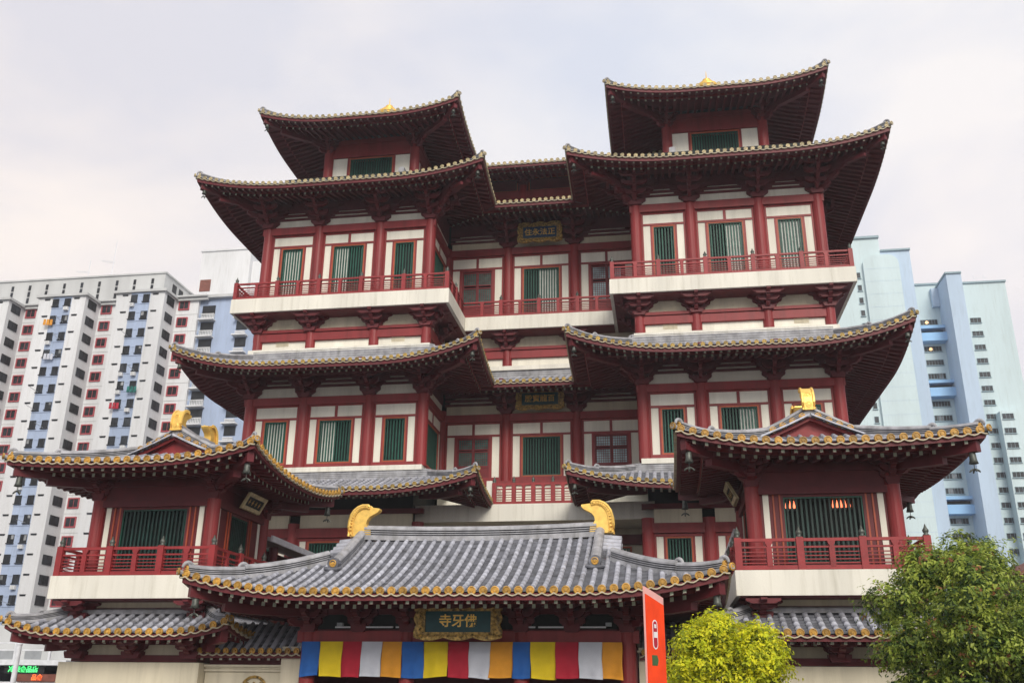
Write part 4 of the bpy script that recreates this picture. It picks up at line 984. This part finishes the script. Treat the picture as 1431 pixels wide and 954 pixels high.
# cloths hung along the beam
cols = ['blue', 'yellow', 'red', 'white', 'orange']*3
px = [421, 448, 481, 508.5, 538, 567, 598, 632, 661, 691.5, 722, 746, 780, 811.5, 843, 870]
xs = [-5.12+(p-445)*(10.57/425)-.02 for p in px]
for i in range(15):
    x0_, x1_ = xs[i], xs[i+1]; m = MB(); nx, ny = 12, 10; rnd = random.Random(i); ph = rnd.random()*6; amp = .02+.03*rnd.random(); sw = (rnd.random()-.62)*.14
    idx = {}
    for q in range(ny+1):
        for p in range(nx+1):
            u = p/nx; v = q/ny
            y = 33.24-.02*(i % 2)+amp*v*math.sin(u*9+ph+v*2.2)-.03*v*math.cos(u*4+ph*2)-.022*math.exp(-((u-.2-.5*v)**2)/.012)*v
            x = x0_+(x1_-x0_)*u+sw*v*v*(1-.4*u)+.012*math.sin(v*7+ph); z = 3.19-1.16*v+(.02*math.sin(u*3+ph)-.03*u*((i*7) % 3-1))*v
            idx[p, q] = len(m.v); m.v.append((x, y, z))
    nb = len(m.v); m.v += [(x, y+.008, z) for x, y, z in m.v]
    for q in range(ny):
        for p in range(nx):
            f4 = (idx[p, q], idx[p, q+1], idx[p+1, q+1], idx[p+1, q]); m.f.append(f4); m.m.append(0); m.f.append(tuple(nb+j for j in f4[::-1])); m.m.append(0)
    for q in range(ny):
        for p in (0, nx): m.f.append((idx[p, q], idx[p, q+1], nb+idx[p, q+1], nb+idx[p, q])); m.m.append(0)
    for p in range(nx): m.f.append((idx[p, ny], idx[p+1, ny], nb+idx[p+1, ny], nb+idx[p, ny])); m.m.append(0)
    c = cols[i]; nth = ['leftmost', 'middle', 'rightmost'][i//5]
    tag(m.build('cloth_banner', 'cloth_'+c, smooth=True), f'{nth} of the three {c} cloths hung along the gate beam', 'cloth', 'coloured cloths hung across the gate')
del idx

# ============================================================ LINKS BESIDE THE GATE
def link_wall(mx):
    global MX
    MX = mx; W = side('left', 'right')
    t = thing('boundary_wall', f'cream wall under a small dark tiled coping joining the gate to the {W} pavilion', 'wall', (8, 34.6, 0), 'cream walls joining the gate and pavilions')
    b = MB(); b.box(6.5, 9.78, 34.4, 34.8, 0, 2.30); b.build('wall_panel', 'cream', t)
    for z, o in ((2.30, .05), (2.20, .09), (2.36, .13)):
        b = MB(); b.box(6.4, 9.80, 34.4-o, 34.8, z, z+.07); b.build('cornice', 'cream', t)
    b = MB(); b.box(5.95, 6.75, 34.0, 34.7, 0, 3.05); b.box(5.9, 6.8, 33.95, 34.75, 2.9, 2.96); b.build('wall_pier', 'cream', t)
    b = MB(); b.box(6.75, 9.7, 34.5, 34.75, 2.43, 3.2); b.build('shade_board', 'red_shaded', t)
    rf = roof_node(t, (8, 34.5, 3.2)); e = Edge((5.98, 33.85), (1, 0), 4.0, 'end', 'end', 1.35, 2.86, .75, .02, ss=.3, drop=.2)
    build_edge(e, rf, sp=.34, rows='each', caps='each', steps=True, cr=.11, rr=.09)
    # round gilt emblem on the wall
    b = MB(); pts = [(7.85+.48*math.cos(q*math.pi/8), 34.36, 1.55+.48*math.sin(q*math.pi/8)) for q in range(17)]
    b.tube(pts, .05, 6, cap=False)
    for q in range(3): b.tube([(7.6+.25*q, 34.36, 1.35), (7.65+.22*q, 34.34, 1.6), (7.6+.25*q, 34.36, 1.85)], .04, 6)
    b.build('round_emblem', 'gold_carved', t)
    t2 = thing('covered_walkway', f'grey roofed walkway running back from the {W} pavilion to the hall', 'walkway', (11, 44, 0), 'covered walkways behind the pavilions')
    b = MB(); b.hexa([(9.85, 39.3, 7.62), (13.6, 39.3, 8.5), (13.6, 49.9, 8.5), (9.85, 49.9, 7.5), (9.85, 39.3, 7.78), (13.6, 39.3, 8.66), (13.6, 49.9, 8.66), (9.85, 49.9, 7.66)]); b.build('roof_slab', 'ridge_tile', t2)
    b = MB(); b.hexa([(9.76, 39.3, 7.60), (9.85, 39.3, 7.60), (9.85, 49.9, 7.48), (9.76, 49.9, 7.48), (9.76, 39.3, 7.86), (9.85, 39.3, 7.86), (9.85, 49.9, 7.74), (9.76, 49.9, 7.74)]); b.build('gutter', 'white_metal', t2)
    for y in (41, 45, 49): b = MB(); b.cyl(10.4, y, 0, 7.6, .2); b.build('column', 'red_shaded', t2)
    b = MB(); b.box(13.0, 13.3, 40.3, 50, 0, 8.2); b.build('wall_panel', 'red_shaded', t2)
    t3 = thing('side_canopy', f'low flat grey canopy between the gate hall and the {W} pavilion', 'canopy', (8.6, 38, 0), 'low canopies beside the gate')
    b = MB(); b.box(7.75, 9.2, 35.2, 42, 3.66, 3.90); b.build('roof_slab', 'tile_dark', t3); b = MB(); b.box(7.68, 7.75, 35.2, 42, 3.62, 3.94); b.build('gutter', 'grey_metal', t3)
    for y in (36, 40): b = MB(); b.box(8.0, 8.12, y, y+.12, 0, 3.66); b.build('post', 'black_metal', t3)
    MX = 1
link_wall(1); link_wall(-1); MX = 1

# ============================================================ FAR TOWER BLOCKS
def tinst(name, key, fn, loc, parent): return link(name, shared(key, fn), Vector(loc), parent)
def win_fn(W_, H_, fr, frw=.08, depth=.10, sill=True, bars=1, glass='hdb_glass'):
    def fn():
        b = MB(); f = F(0, 0, 1, 0)
        for a, c, d, e in ((-W_/2, -W_/2+frw, -H_/2, H_/2), (W_/2-frw, W_/2, -H_/2, H_/2), (-W_/2+frw, W_/2-frw, H_/2-frw, H_/2), (-W_/2+frw, W_/2-frw, -H_/2, -H_/2+frw)): b.lb(f, a, c, 0, depth, d, e)
        for k in range(bars): x = -W_/2+W_*(k+1)/(bars+1); b.lb(f, x-.025, x+.025, 0, depth*.6, -H_/2+frw, H_/2-frw)
        if sill: b.lb(f, -W_/2-.08, W_/2+.08, 0, depth+.14, -H_/2-.12, -H_/2-.003)
        b.lb(f, -W_/2+frw, W_/2-frw, 0, .02, -H_/2+frw, H_/2-frw, 1)
        return b, [fr, glass], False
    return fn
def rot_fn(fn):                          # the same window turned to face +x
    def g():
        b, m, s = fn(); b.v = [(-y, x, z) for x, y, z in b.v]; return b, m, s
    return g
FLR = 2.67; rl0 = random.Random(21)
hb = thing('apartment_block', 'white apartment slab with blue window strips and red framed windows behind the left pavilion', 'apartment block', (-86, 126, 0))
b = MB(); b.box(-122, -59.9, 121.7, 134, 0, 56.4); b.build('main_wall', 'hdb_white', hb)
b = MB(); b.box(-122, -65.9, 121.6, 133, 56.4, 60.7); b.box(-122.2, -65.7, 121.4, 133.2, 60.7, 60.95); b.build('attic_wall', 'hdb_grey', hb)
for bx in (-108.6, -96.05, -83.5, -70.95):
    b = MB(); b.box(bx, bx+7.55, 118, 121.7, 0, 56.05); b.build('bay_wall', 'hdb_white', hb)
    b = MB(); b.box(bx-.35, bx+7.95, 117.6, 121.6, 56.05, 56.42); b.build('bay_cornice', 'hdb_grey', hb)
    b = MB(); b.box(bx+2.3, bx+5.3, 117.93, 118, 0, 56.05); b.build('blue_strip', 'hdb_blue', hb)
    b = MB(); b.box(bx+7.55, bx+12.55, 121.25, 121.7, 55.9, 56.35); b.box(bx+7.55, bx+12.55, 120.9, 121.7, 56.35, 56.6); b.build('cornice', 'hdb_grey', hb)
    for i in range(20):
        z = 55.15-FLR*i
        if bx > -100:
            tinst('window', 'w_blue', win_fn(.98, 1.15, 'hdb_glass', .05), (bx+2.85, 117.93, z), hb); tinst('window', 'w_blue', win_fn(.98, 1.15, 'hdb_glass', .05), (bx+4.75, 117.93, z), hb)
            def vent():
                v = MB(); v.box(-.42, .42, -.05, 0, -.10, .10); v.box(-.47, .47, -.12, 0, .10, .14); return v, 'hdb_glass', False
            for x in (bx+1.35, bx+6.1): tinst('vent_slot', 'vent_slot', vent, (x, 118, z+.55), hb)
            b = MB()
            for x in (bx+2.85, bx+4.75):
                if rl0.random() < .30:
                    b = MB(); h_ = rl0.uniform(.3, .75); o_ = rl0.choice((-.22, .22)); b.box(x+o_-.22, x+o_+.22, 117.895, 117.905, z+.5-h_, z+.5); b.build('curtain', 'curtain', hb)
                if rl0.random() < .22:
                    b = MB(); o_ = rl0.uniform(-.15, .15); b.box(x+o_-.32, x+o_+.32, 117.45, 117.9, z-1.38, z-.86); b.box(x+o_-.22, x+o_+.22, 117.44, 117.45, z-1.32, z-.92, 1); b.build('air_conditioner', ['hdb_white', 'hdb_grey'], hb)
                if rl0.random() < .16:
                    b = MB(); b.tube([(x, 117.9, z-.62), (x-.1, 115.9, z-.35)], .035, 5); b.build('laundry_pole', 'grey_metal', hb)
        if i < 17 or bx > -75:
            tinst('window', 'w_side', rot_fn(win_fn(2.0, 1.3, 'hdb_glass', .05, sill=False)), (bx+7.55, 119.7, z), hb)
            tinst('red_framed_window', 'w_red', win_fn(1.72, 1.5, 'hdb_red', .17, .16, False), (bx+8.75, 121.7, z+.1), hb)
    b = MB()
    for i in range(20):
        z = 55.15-FLR*i; b.box(bx+2.3, bx+5.3, 117.86, 117.93, z-.95, z-.85); b.box(bx+3.55, bx+4.05, 117.87, 117.93, z+.36, z+.5)
    b.build('sill_ledges', 'hdb_blue', hb, kind='stuff')
b = MB()
for i in range(20):
    z = 53.75-FLR*i
    for bx in (-108.6, -96.05, -83.5, -70.95): b.box(bx+7.55, bx+12.55, 121.66, 121.70, z, z+.06)
b.build('floor_joints', 'hdb_grey', hb, kind='stuff')
for k in range(18):                      # vent slots in the attic
    x = -117.5+k*2.92
    b = MB()
    for q in range(3): b.box(x-.2, x+.2, 121.54, 121.6, 57.0+q*1.05, 57.85+q*1.05)
    b.build('attic_slot', 'hdb_glass', hb)
b = MB()
for y in (124, 126): b.box(-65.9, -65.84, y, y+1.2, 57.4, 60.0)
b.build('attic_slot', 'hdb_glass', hb)
for i, (x, h, lab) in enumerate(((-76.5, 7.0, 'tall thin roof aerial on the white slab block, right of the pair'), (-80.5, 4.0, 'short thin roof aerial on the white slab block, left of the pair'))):
    t = thing('roof_aerial', lab, 'aerial', (x, 124, 60.9), 'roof aerials on the white block')
    b = MB(); b.tube([(x, 124, 60.9), (x, 124, 60.9+h)], .05, 5); b.build('mast', 'white_metal', t)
    b = MB(); b.tube([(x-2.2, 124, 60.9+h*.55), (x+.3, 124, 60.9+h*.48)], .03, 5)
    for q in range(6): b.tube([(x-2+q*.38, 123.5, 60.9+h*.54-q*.011*h), (x-2+q*.38, 124.5, 60.9+h*.54-q*.011*h)], .02, 4)
    b.build('yagi_arm', 'white_metal', t)
rl = random.Random(3)
for (x, z, c, lab) in ((-79.9, 46.9, 'cloth_white', 'pale washing hung below an upper window of the left apartment block'), (-68.3, 39.1, 'cloth_red', 'red washing hung below a window of the left apartment block'), (-66.0, 41.4, 'teal_glass', 'teal washing hung below a window of the left apartment block'), (-81.0, 52.3, 'cloth_orange', 'orange washing hung high on the left apartment block')):
    b = MB()
    for k in range(3):
        xx = x-.6+k*.45; y = 117.2+.1*k; n0 = len(b.v)
        b.hexa([(xx, y, z-.9+.2*rl.random()), (xx+.4, y+.05, z-.9+.2*rl.random()), (xx+.4, y+.10, z-.9), (xx, y+.05, z-.9), (xx+.03, y, z), (xx+.37, y+.05, z), (xx+.37, y+.1, z), (xx+.03, y+.05, z)])
    tag(b.build('washing', c), lab, 'washing')
# second block: blue wall with stacked balconies and a penthouse shaft
h2 = thing('apartment_block', 'pale blue apartment wing with stacked balconies below a plain white roof shaft', 'apartment block', (-55, 128, 0))
b = MB(); b.box(-60.2, -50.6, 122.2, 134, 0, 56.3); b.build('blue_wall', 'hdb_blue', h2)
b = MB(); b.box(-60.9, -40, 121.5, 134, 56.3, 56.75); b.build('roof_edge', 'hdb_grey', h2)
b = MB(); b.box(-50.6, -40, 122.6, 134, 0, 56.3); b.build('white_wall', 'hdb_white', h2)
b = MB(); b.box(-65.0, -56.6, 130, 140, 56.75, 68.2); b.box(-65.2, -56.4, 129.8, 140, 68.2, 68.5); b.box(-56.6, -53, 131, 140, 56.75, 66.5); b.build('roof_shaft', 'hdb_white', h2)
b = MB(); b.box(-64.7, -62.9, 129.9, 130, 61.2, 63.2); b.build('shaft_opening', 'rust_roof', h2)
for i in range(14):
    z = 54.0-FLR*i
    for cx_, wd in ((-58.4, 2.0), (-52.9, 1.7)):
        bl = node('balcony', h2, (cx_, 122, z))
        b = MB(); b.box(cx_-wd/2, cx_+wd/2, 122.1, 122.2, z-.2, z+1.2); b.build('opening', 'hdb_glass', bl)
        b = MB(); b.box(cx_-wd/2-.25, cx_+wd/2+.25, 121.2, 122.2, z-1.32, z-1.12); b.build('balcony_slab', 'hdb_white', bl)
        if wd > 1.8:
            b = MB(); b.box(cx_-wd/2, cx_+wd/2, 121.95, 122.0, z-.22, z-.1)
            for k in range(9): b.box(cx_-wd/2+wd*k/8-.04, cx_-wd/2+wd*k/8+.04, 121.96, 122.01, z-1.1, z-.22)
            b.build('balustrade', 'hdb_white', bl); b = MB(); b.box(cx_-wd/2, cx_+wd/2, 122.05, 122.19, z-1.1, z-.2); b.build('balcony_back', 'grey_metal', bl)
        else:
            b = MB()
            for k in range(3): b.box(cx_-wd/2+.1, cx_+wd/2-.1, 121.6, 121.9, z-1.1+k*.22, z-.98+k*.22)
            b.build('louvre', 'hdb_white', bl)
    tinst('red_framed_window', 'w_red2', win_fn(.8, 1.4, 'hdb_red', .2, .14, False, 0), (-49.8, 122.6, z+.1), h2)
    tinst('window', 'w_thin', win_fn(1.5, .5, 'hdb_grey', .05, .1, True, 0), (-47.5, 122.6, z-.4), h2)
# right-hand blocks
K = 6.915
def q3(X, Z, Y): s_ = Y/154.0; return K+(X-K)*s_, 1.6+(Z-1.6)*s_
def wall_box(mb, X0, X1, Ztop, Y, Yb, m=0, Z0=None):
    a, z = q3(X0, Ztop, Y); c, _ = q3(X1, Ztop, Y); z0 = 0 if Z0 is None else q3(X0, Z0, Y)[1]
    mb.box(a, c, Y, Yb, z0, z, m)
YR = 182
h3 = thing('apartment_block', 'tall pale mint tower slab with a rounded blank panel right of the hall', 'apartment block', (60, 190, 0))
b = MB(); wall_box(b, 34, 45.75, 75.35, YR, 200); b.build('tower_wall', 'mint', h3)
b = MB(); wall_box(b, 45.75, 50.5, 72.75, YR, 200); b.build('tower_wall', 'mint_blue', h3)
b = MB(); wall_box(b, 34, 45.9, 75.75, YR-.4, 200.2, Z0=75.35); wall_box(b, 45.9, 50.7, 73.05, YR-.4, 200.2, Z0=72.75); b.build('roof_edge', 'hdb_trim', h3)
b = MB(); xa, zt = q3(42.6, 71.8, YR); xb, _ = q3(48.4, 71.8, YR); rr_ = 2.0
poly = [(xa, 0)]+[(xb, 0)]+[(xb-rr_+rr_*math.cos(q*math.pi/12), zt-rr_+rr_*math.sin(q*math.pi/12)) for q in range(7)]+[(xa+rr_-rr_*math.sin(q*math.pi/12), zt-rr_+rr_*math.cos(q*math.pi/12)) for q in range(7)]
b.lprism(F(0, YR, 1, 0), poly, 0, .7); b.build('blank_panel', 'mint', h3)
b = MB()
for k in range(26): b.box(xa+.05, xb-.05, YR-.72, YR-.68, zt-3-2.75*k, zt-2.95-2.75*k)
b.build('panel_joints', 'mint_blue', h3, kind='stuff')
for i in range(22):
    x, z = q3(41.75, 68.4-2.3*i, YR); tinst('window', 'w_r1', win_fn(.85, 1.3, 'hdb_trim', .08, bars=0), (x, YR, z), h3)
h4 = thing('apartment_block', 'pale blue apartment tower with slot windows at the right edge of the picture', 'apartment block', (70, 190, 0))
b = MB(); wall_box(b, 49.9, 55.5, 66.1, YR+4, 200); b.build('recess_wall', 'mint', h4)
b = MB(); wall_box(b, 57.6, 64.7, 66.0, YR, 200); b.build('tower_wall', 'mint', h4)
b = MB(); wall_box(b, 55.7, 58.1, 67.95, YR-3, 200); b.build('fin_wall', 'mint_blue', h4)
b = MB(); wall_box(b, 57.6, 64.9, 66.3, YR-.3, 200.2, Z0=66.0); wall_box(b, 55.6, 58.2, 68.25, YR-3.3, 200.2, Z0=67.95); wall_box(b, 49.9, 55.5, 66.4, YR+3.7, 200.1, Z0=66.1); b.build('roof_edge', 'hdb_trim', h4)
b = MB(); wall_box(b, 60.4, 64.0, 43.9, YR-2.5, YR); b.build('lower_wing', 'mint', h4)
b = MB(); wall_box(b, 53.0, 54.6, 65.4, YR+3, YR+4, Z0=62.2); b.build('tank_room', 'mint_blue', h4)
PITCH = 2.33
for i in range(24):
    x, z = q3(59.16, 59.35-PITCH*i, YR); tinst('window', 'w_r2', win_fn(2.0, 1.05, 'hdb_trim', .05, bars=2), (x, YR, z), h4)
    if i >= 7:
        x, z = q3(61.5, 59.35-PITCH*i, YR-2.5); tinst('window', 'w_r2', win_fn(2.0, 1.05, 'hdb_trim', .05, bars=2), (x, YR-2.5, z), h4)
    Yc = YR+4; x, z = q3(51.9, 59.35-PITCH*i, Yc)
    if i % 4 == 1:
        bl = node('balcony', h4, (x, Yc, z)); a, _ = q3(50.0, 50, Yc); c, _ = q3(55.0, 50, Yc)
        b = MB(); b.box(a, c, Yc-2.2, Yc-2.0, z-1.8, z-.1); b.box(a, c, Yc-2.0, Yc, z-1.8, z-1.6); b.build('parapet', 'sky_blue', bl)
        b = MB(); b.box(a, c, Yc-1.9, Yc, z+.9, z+1.5); b.build('lintel', 'sky_blue', bl)
        b = MB(); b.box(a, c, Yc-.1, Yc, z-1.6, z+.9); b.build('opening', 'hdb_glass', bl)
    elif True:
        if rl0.random() < .5: b = MB(); a_ = x-1.6+rl0.random()*2.2; b.box(a_, a_+.9, Yc-.035, Yc-.025, z-.5, z+.45); b.build('curtain', 'curtain', h4)
        tinst('window', 'w_r3', win_fn(3.3, 1.15, 'hdb_trim', .07, bars=5), (x, Yc, z), h4)
for i, lab in ((0, 'glowing lamp seen in the upper recess of the right apartment tower'), (2, 'glowing lamp seen in the second lit recess of the right apartment tower')):
    x, z = q3(51.5, 59.3-PITCH*i*1.0, YR+4); b = MB(); b.lathe((x, YR+3.75), [(.05, z-.35), (.3, z-.2), (.34, z), (.2, z+.22), (.05, z+.28)], 10); tag(b.build('lamp', 'warm_lamp'), lab, 'lamp', 'lit lamps on the right tower')
for x0_, lab in ((61.0, 'left of two faint aerials on the right tower roof'), (62.6, 'right of two faint aerials on the right tower roof')):
    x, z = q3(x0_, 66.3, YR); b = MB(); b.tube([(x, YR+3, z), (x-.2, YR+3, z+2.6)], .05, 5); b.tube([(x-.5, YR+3, z+1.9), (x+.5, YR+3, z+1.9)], .03, 5); tag(b.build('roof_aerial', 'white_metal'), lab, 'aerial', 'aerials on the right tower')

# ============================================================ LEFT EDGE: SHOPFRONT ACROSS THE SIDE STREET
sh = thing('shopfront', 'shop building with white railed gallery at the lower left corner', 'shop', (-30, 52, 0))
b = MB(); b.box(-40, -25.4, 53, 58, 0, 5.0); b.build('back_wall', 'hdb_grey', sh)
b = MB(); b.box(-40, -25.6, 52.4, 53, 1.9, 2.72); b.build('dark_glazing', 'hdb_glass', sh)
b = MB(); b.box(-40, -25.5, 50.0, 53, 2.72, 2.98); b.build('gallery_slab', 'white_metal', sh)
b = MB(); b.box(-40, -25.5, 50.2, 53, 1.70, 1.86); b.build('canopy', 'white_metal', sh)
for x in (-33.0, -31.5, -30.0, -28.7, -26.6): b = MB(); b.box(x-.06, x+.06, 50.05, 50.15, 2.98, 3.9); b.build('post', 'white_metal', sh)
for z in (3.48, 3.85): b = MB(); b.box(-40, -25.6, 50.07, 50.13, z, z+.06); b.build('rail', 'white_metal', sh)
for x in (-32.2, -30.7, -29.3, -27.6): b = MB(); b.box(x-.5, x+.5, 50.09, 50.11, 3.02, 3.46); b.build('glass_panel', 'grey_metal', sh)
t = thing('neon_sign', 'green lit shop sign with characters at the lower left corner', 'sign', (-28.2, 50.0, 2.5))
b = MB(); b.box(-29.3, -26.9, 50.30, 50.38, 2.28, 2.70); b.build('sign_board', 'black_metal', t)
text('lettering', '冷凍食品店', t, F(0, 50.3, 1, 0), -28.15, .03, 2.49, .36, 'neon_green')
t = thing('shop_sign', 'small orange lit shop sign below the green one', 'sign', (-27.2, 50, 2.0))
b = MB(); b.box(-28.3, -25.9, 50.08, 50.16, 1.88, 2.26); b.build('sign_board', 'rust_roof', t); text('lettering', '品食', t, F(0, 50.08, 1, 0), -27.1, .03, 2.07, .33, 'neon_orange')
t = thing('lamp_post', 'plain white steel post standing before the shopfront', 'post', (-24.9, 45, 0))
b = MB(); b.cyl(-24.9, 45, 0, 3.55, .14, .12, 14); b.build('shaft', 'white_metal', t); b = MB(); b.lathe((-24.9, 45), [(.14, 3.55), (.15, 3.6), (.06, 3.66)], 14); b.build('cap', 'white_metal', t)
# ============================================================ RIGHT EDGE
t = thing('small_roof', 'rust coloured tiled roof corner at the right edge behind the big tree', 'roof', (23, 42, 0))
b = MB()
for k in range(14):
    y0_ = 40+k*.5; b.hexa([(20.5, y0_, 6.00), (24, y0_, 7.6), (24, y0_+.46, 7.6), (20.5, y0_+.46, 6.00), (20.5, y0_, 6.14), (24, y0_, 7.74), (24, y0_+.46, 7.74), (20.5, y0_+.46, 6.14)])
b.build('roof_tiles', 'rust_roof', t); b = MB(); b.box(21.2, 24, 40.3, 47, 0, 6.3); b.build('wall', 'cream', t)

# ============================================================ STREET BANNER
t = thing('street_banner', 'upright orange banner on a pole at the right front corner of the gate', 'banner', (6.57, 16, 0))
ux, uy = 6.868-6.57, 16.56-16; l = math.hypot(ux, uy); bf = F(6.57, 16, ux/l, uy/l)
b = MB(); b.lprism(bf, [(0.03, 1.74), (l, 1.70), (l, 2.98), (0.05, 3.12), (0.03, 3.12)], -.02, .02); b.build('panel', 'sign_orange', t)
b = MB(); b.lprism(bf, [(0.02, 3.122), (.3, 3.045), (l, 2.984), (l, 3.10), (0.02, 3.235)], -.018, .018); b.build('top_panel', 'sign_pale', t)
b = MB(); b.lb(bf, .0, .02, -.012, .012, 0, 3.24); b.build('pole', 'sign_pale', t)
def pill(w_, h_, n=10): return [(w_*math.cos(q*math.pi/n), h_/2-w_+w_*math.sin(q*math.pi/n)) for q in range(n+1)]+[(-w_*math.cos(q*math.pi/n), -h_/2+w_-w_*math.sin(q*math.pi/n)) for q in range(n+1)]
for w_, h_, m_, o in ((.082, .46, 'sign_white', .024), (.060, .415, 'cloth_red', .028)):
    b = MB(); b.lprism(bf, [(.30+x, 2.50+z) for x, z in pill(w_, h_)], .0, o); b.build('pill_mark', m_, t)
b = MB(); b.lb(bf, .245, .355, .0, .032, 2.45, 2.54); b.lb(bf, .265, .335, .0, .031, 2.60, 2.66); b.build('pill_stripe', 'sign_white', t)
b = MB(); b.lprism(bf, [(.17, 2.02), (.34, 2.02), (.38, 2.10), (.34, 2.18), (.17, 2.18)], .0, .024); b.build('green_mark', 'sign_green', t)
text('lettering', '佛牙', t, bf, .72, .033, 2.5, .10, 'black_metal') if False else None

# ============================================================ TREES
def tree(label, base, clumps, nleaf, size, mats, wts, trunk_r, limbs, seed, droop=.0):
    rnd = random.Random(seed); x0_, y0_ = base
    t = thing('tree', label, 'tree', (x0_, y0_, 0))
    b = MB(); top = max(c[2] for c in clumps)
    b.tube([(x0_, y0_, 0), (x0_+.04, y0_, .5), (x0_-.03, y0_+.03, 1.1), (x0_, y0_, top*.55), (x0_+.05, y0_, top*.85)], [trunk_r*1.4, trunk_r, trunk_r*.85, trunk_r*.5, .02], 9)
    for c in clumps[:limbs]:
        m0 = (x0_, y0_, .9+.3*rnd.random()); m1 = ((x0_+c[0])/2, (y0_+c[1])/2, (1+c[2])/2+.2); b.tube([m0, m1, c[:3]], [trunk_r*.5, trunk_r*.32, .015], 6)
    b.build('trunk', 'bark', t, smooth=True)
    # twigs with leaf sprays spread through the clumps
    v, f, m = [], [], []; W_ = [c[3]**2 for c in clumps]; cum = sum(W_); cw = []
    s_ = 0
    for q in W_: s_ += q/cum; cw.append(s_)
    tw = MB()
    sprays = nleaf//7
    for i in range(sprays):
        r = rnd.random(); ci = next((j for j, q in enumerate(cw) if r <= q), len(cw)-1); c = clumps[ci]
        d = Vector((rnd.gauss(0, 1), rnd.gauss(0, 1), rnd.gauss(0, 1)+.15)).normalized()
        rad = c[3]*(rnd.random()**.42)*(1+.13*math.sin(d.x*7+ci)*math.sin(d.z*6+d.y*5)) + (rnd.random()**10)*.30
        p = Vector(c[:3])+Vector((d.x*rad, d.y*rad, d.z*rad*c[4]))
        if p.z < .5: continue
        base_m = rnd.random(); mi = next(j for j, q in enumerate(wts) if base_m <= q)
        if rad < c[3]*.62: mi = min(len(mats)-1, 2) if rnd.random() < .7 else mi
        ax = (d+Vector((rnd.gauss(0, .5), rnd.gauss(0, .5), rnd.gauss(0, .4)-droop))).normalized()
        for k in range(7):
            a = (ax+Vector((rnd.gauss(0, .75), rnd.gauss(0, .75), rnd.gauss(0, .6)-droop))).normalized(); up_ = (d*1.0+Vector((rnd.gauss(0, .38), rnd.gauss(0, .38)-.1, .55+rnd.gauss(0, .35)))).normalized(); a = Vector((rnd.gauss(0, 1), rnd.gauss(0, 1), rnd.gauss(0, 1)-droop*2)); a = (a-up_*a.dot(up_)).normalized(); sd = a.cross(up_).normalized(); nn = sd.cross(a)
            s2 = size*(.65+.7*rnd.random()); o = p+ax*size*.5*(k/3-1)+Vector((rnd.gauss(0, .4), rnd.gauss(0, .4), rnd.gauss(0, .35)))*size
            j = len(v); v += [tuple(o), tuple(o+a*s2*.45+sd*s2*.24+nn*s2*.07), tuple(o+a*s2-nn*s2*.10), tuple(o+a*s2*.45-sd*s2*.24+nn*s2*.07)]
            f += [(j, j+1, j+2), (j, j+2, j+3)]; mm = mi if rnd.random() < .75 else rnd.choice([0, 1, mi]); m += [mm, mm]
    b = MB(); b.v, b.f, b.m = v, f, m; b.build('crown', mats, t)
rt_ = random.Random(11)
def blobs(cx_, cy_, cz_, rx, rz, n, r0, r1, seed):
    rr_ = random.Random(seed); o = []
    for i in range(n):
        a = rr_.random()*2*math.pi; h = rr_.uniform(-1, 1); q = math.sqrt(max(0, 1-h*h))*.78
        o.append((cx_+rx*q*math.cos(a), cy_+rx*q*math.sin(a), cz_+rz*h*.72, rr_.uniform(r0, r1), .85))
    return o
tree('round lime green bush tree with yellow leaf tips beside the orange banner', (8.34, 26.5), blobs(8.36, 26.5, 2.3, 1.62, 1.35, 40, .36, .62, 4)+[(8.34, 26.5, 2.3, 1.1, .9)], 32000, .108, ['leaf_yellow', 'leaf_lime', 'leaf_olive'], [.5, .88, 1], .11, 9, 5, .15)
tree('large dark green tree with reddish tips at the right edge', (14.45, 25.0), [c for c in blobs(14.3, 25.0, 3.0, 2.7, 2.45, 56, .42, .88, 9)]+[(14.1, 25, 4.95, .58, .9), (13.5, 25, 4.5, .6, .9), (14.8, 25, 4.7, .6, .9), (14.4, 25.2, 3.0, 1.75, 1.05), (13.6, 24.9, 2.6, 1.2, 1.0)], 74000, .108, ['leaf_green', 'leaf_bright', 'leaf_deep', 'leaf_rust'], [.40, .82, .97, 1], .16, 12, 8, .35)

# ============================================================ GROUND
g = MB(); g.face([(-700, -300, -.15), (700, -300, -.15), (700, 1500, -.15), (-700, 1500, -.15)]); o = g.build('ground', 'asphalt'); o['kind'] = 'structure'
g = MB(); g.box(-200, 200, 6.0, 17.4, -.148, -.143); o = g.build('road', 'asphalt'); o['kind'] = 'structure'
g = MB(); g.box(-200, 200, -6, 5.7, -.148, .0); o = g.build('pavement', 'paving'); o['kind'] = 'structure'
g = MB(); g.box(-120, 60, 15.2, 70, -.148, -.0); o = g.build('forecourt', 'paving'); o['kind'] = 'structure'
g = MB(); g.box(-120, 60, 15.0, 15.2, -.148, .012); o = g.build('kerb', 'kerb'); o['kind'] = 'structure'
g = MB(); g.box(-200, 200, 5.7, 5.9, -.148, .012); o = g.build('kerb', 'kerb'); o['kind'] = 'structure'
for k in range(-20, 21):
    g = MB(); g.box(k*5, k*5+2.2, 10.4, 10.52, -.143, -.139); o = g.build('road_marking', 'road_paint'); o['kind'] = 'structure'

# ============================================================ HAZE
HAZE = .0005
if HAZE:
    hm = bpy.data.materials.new('haze_air'); hm.use_nodes = True; t = hm.node_tree; t.nodes.clear()
    o = t.nodes.new('ShaderNodeOutputMaterial'); v = t.nodes.new('ShaderNodeVolumePrincipled')
    v.inputs['Color'].default_value = (.90, .92, .96, 1); v.inputs['Density'].default_value = HAZE; v.inputs['Anisotropy'].default_value = .2
    t.links.new(v.outputs[0], o.inputs['Volume'])
    MT['haze_air'] = hm
    g = MB(); g.box(-705, 705, -305, 1505, -1.2, 96); o = g.build('haze', 'haze_air'); o['kind'] = 'stuff'
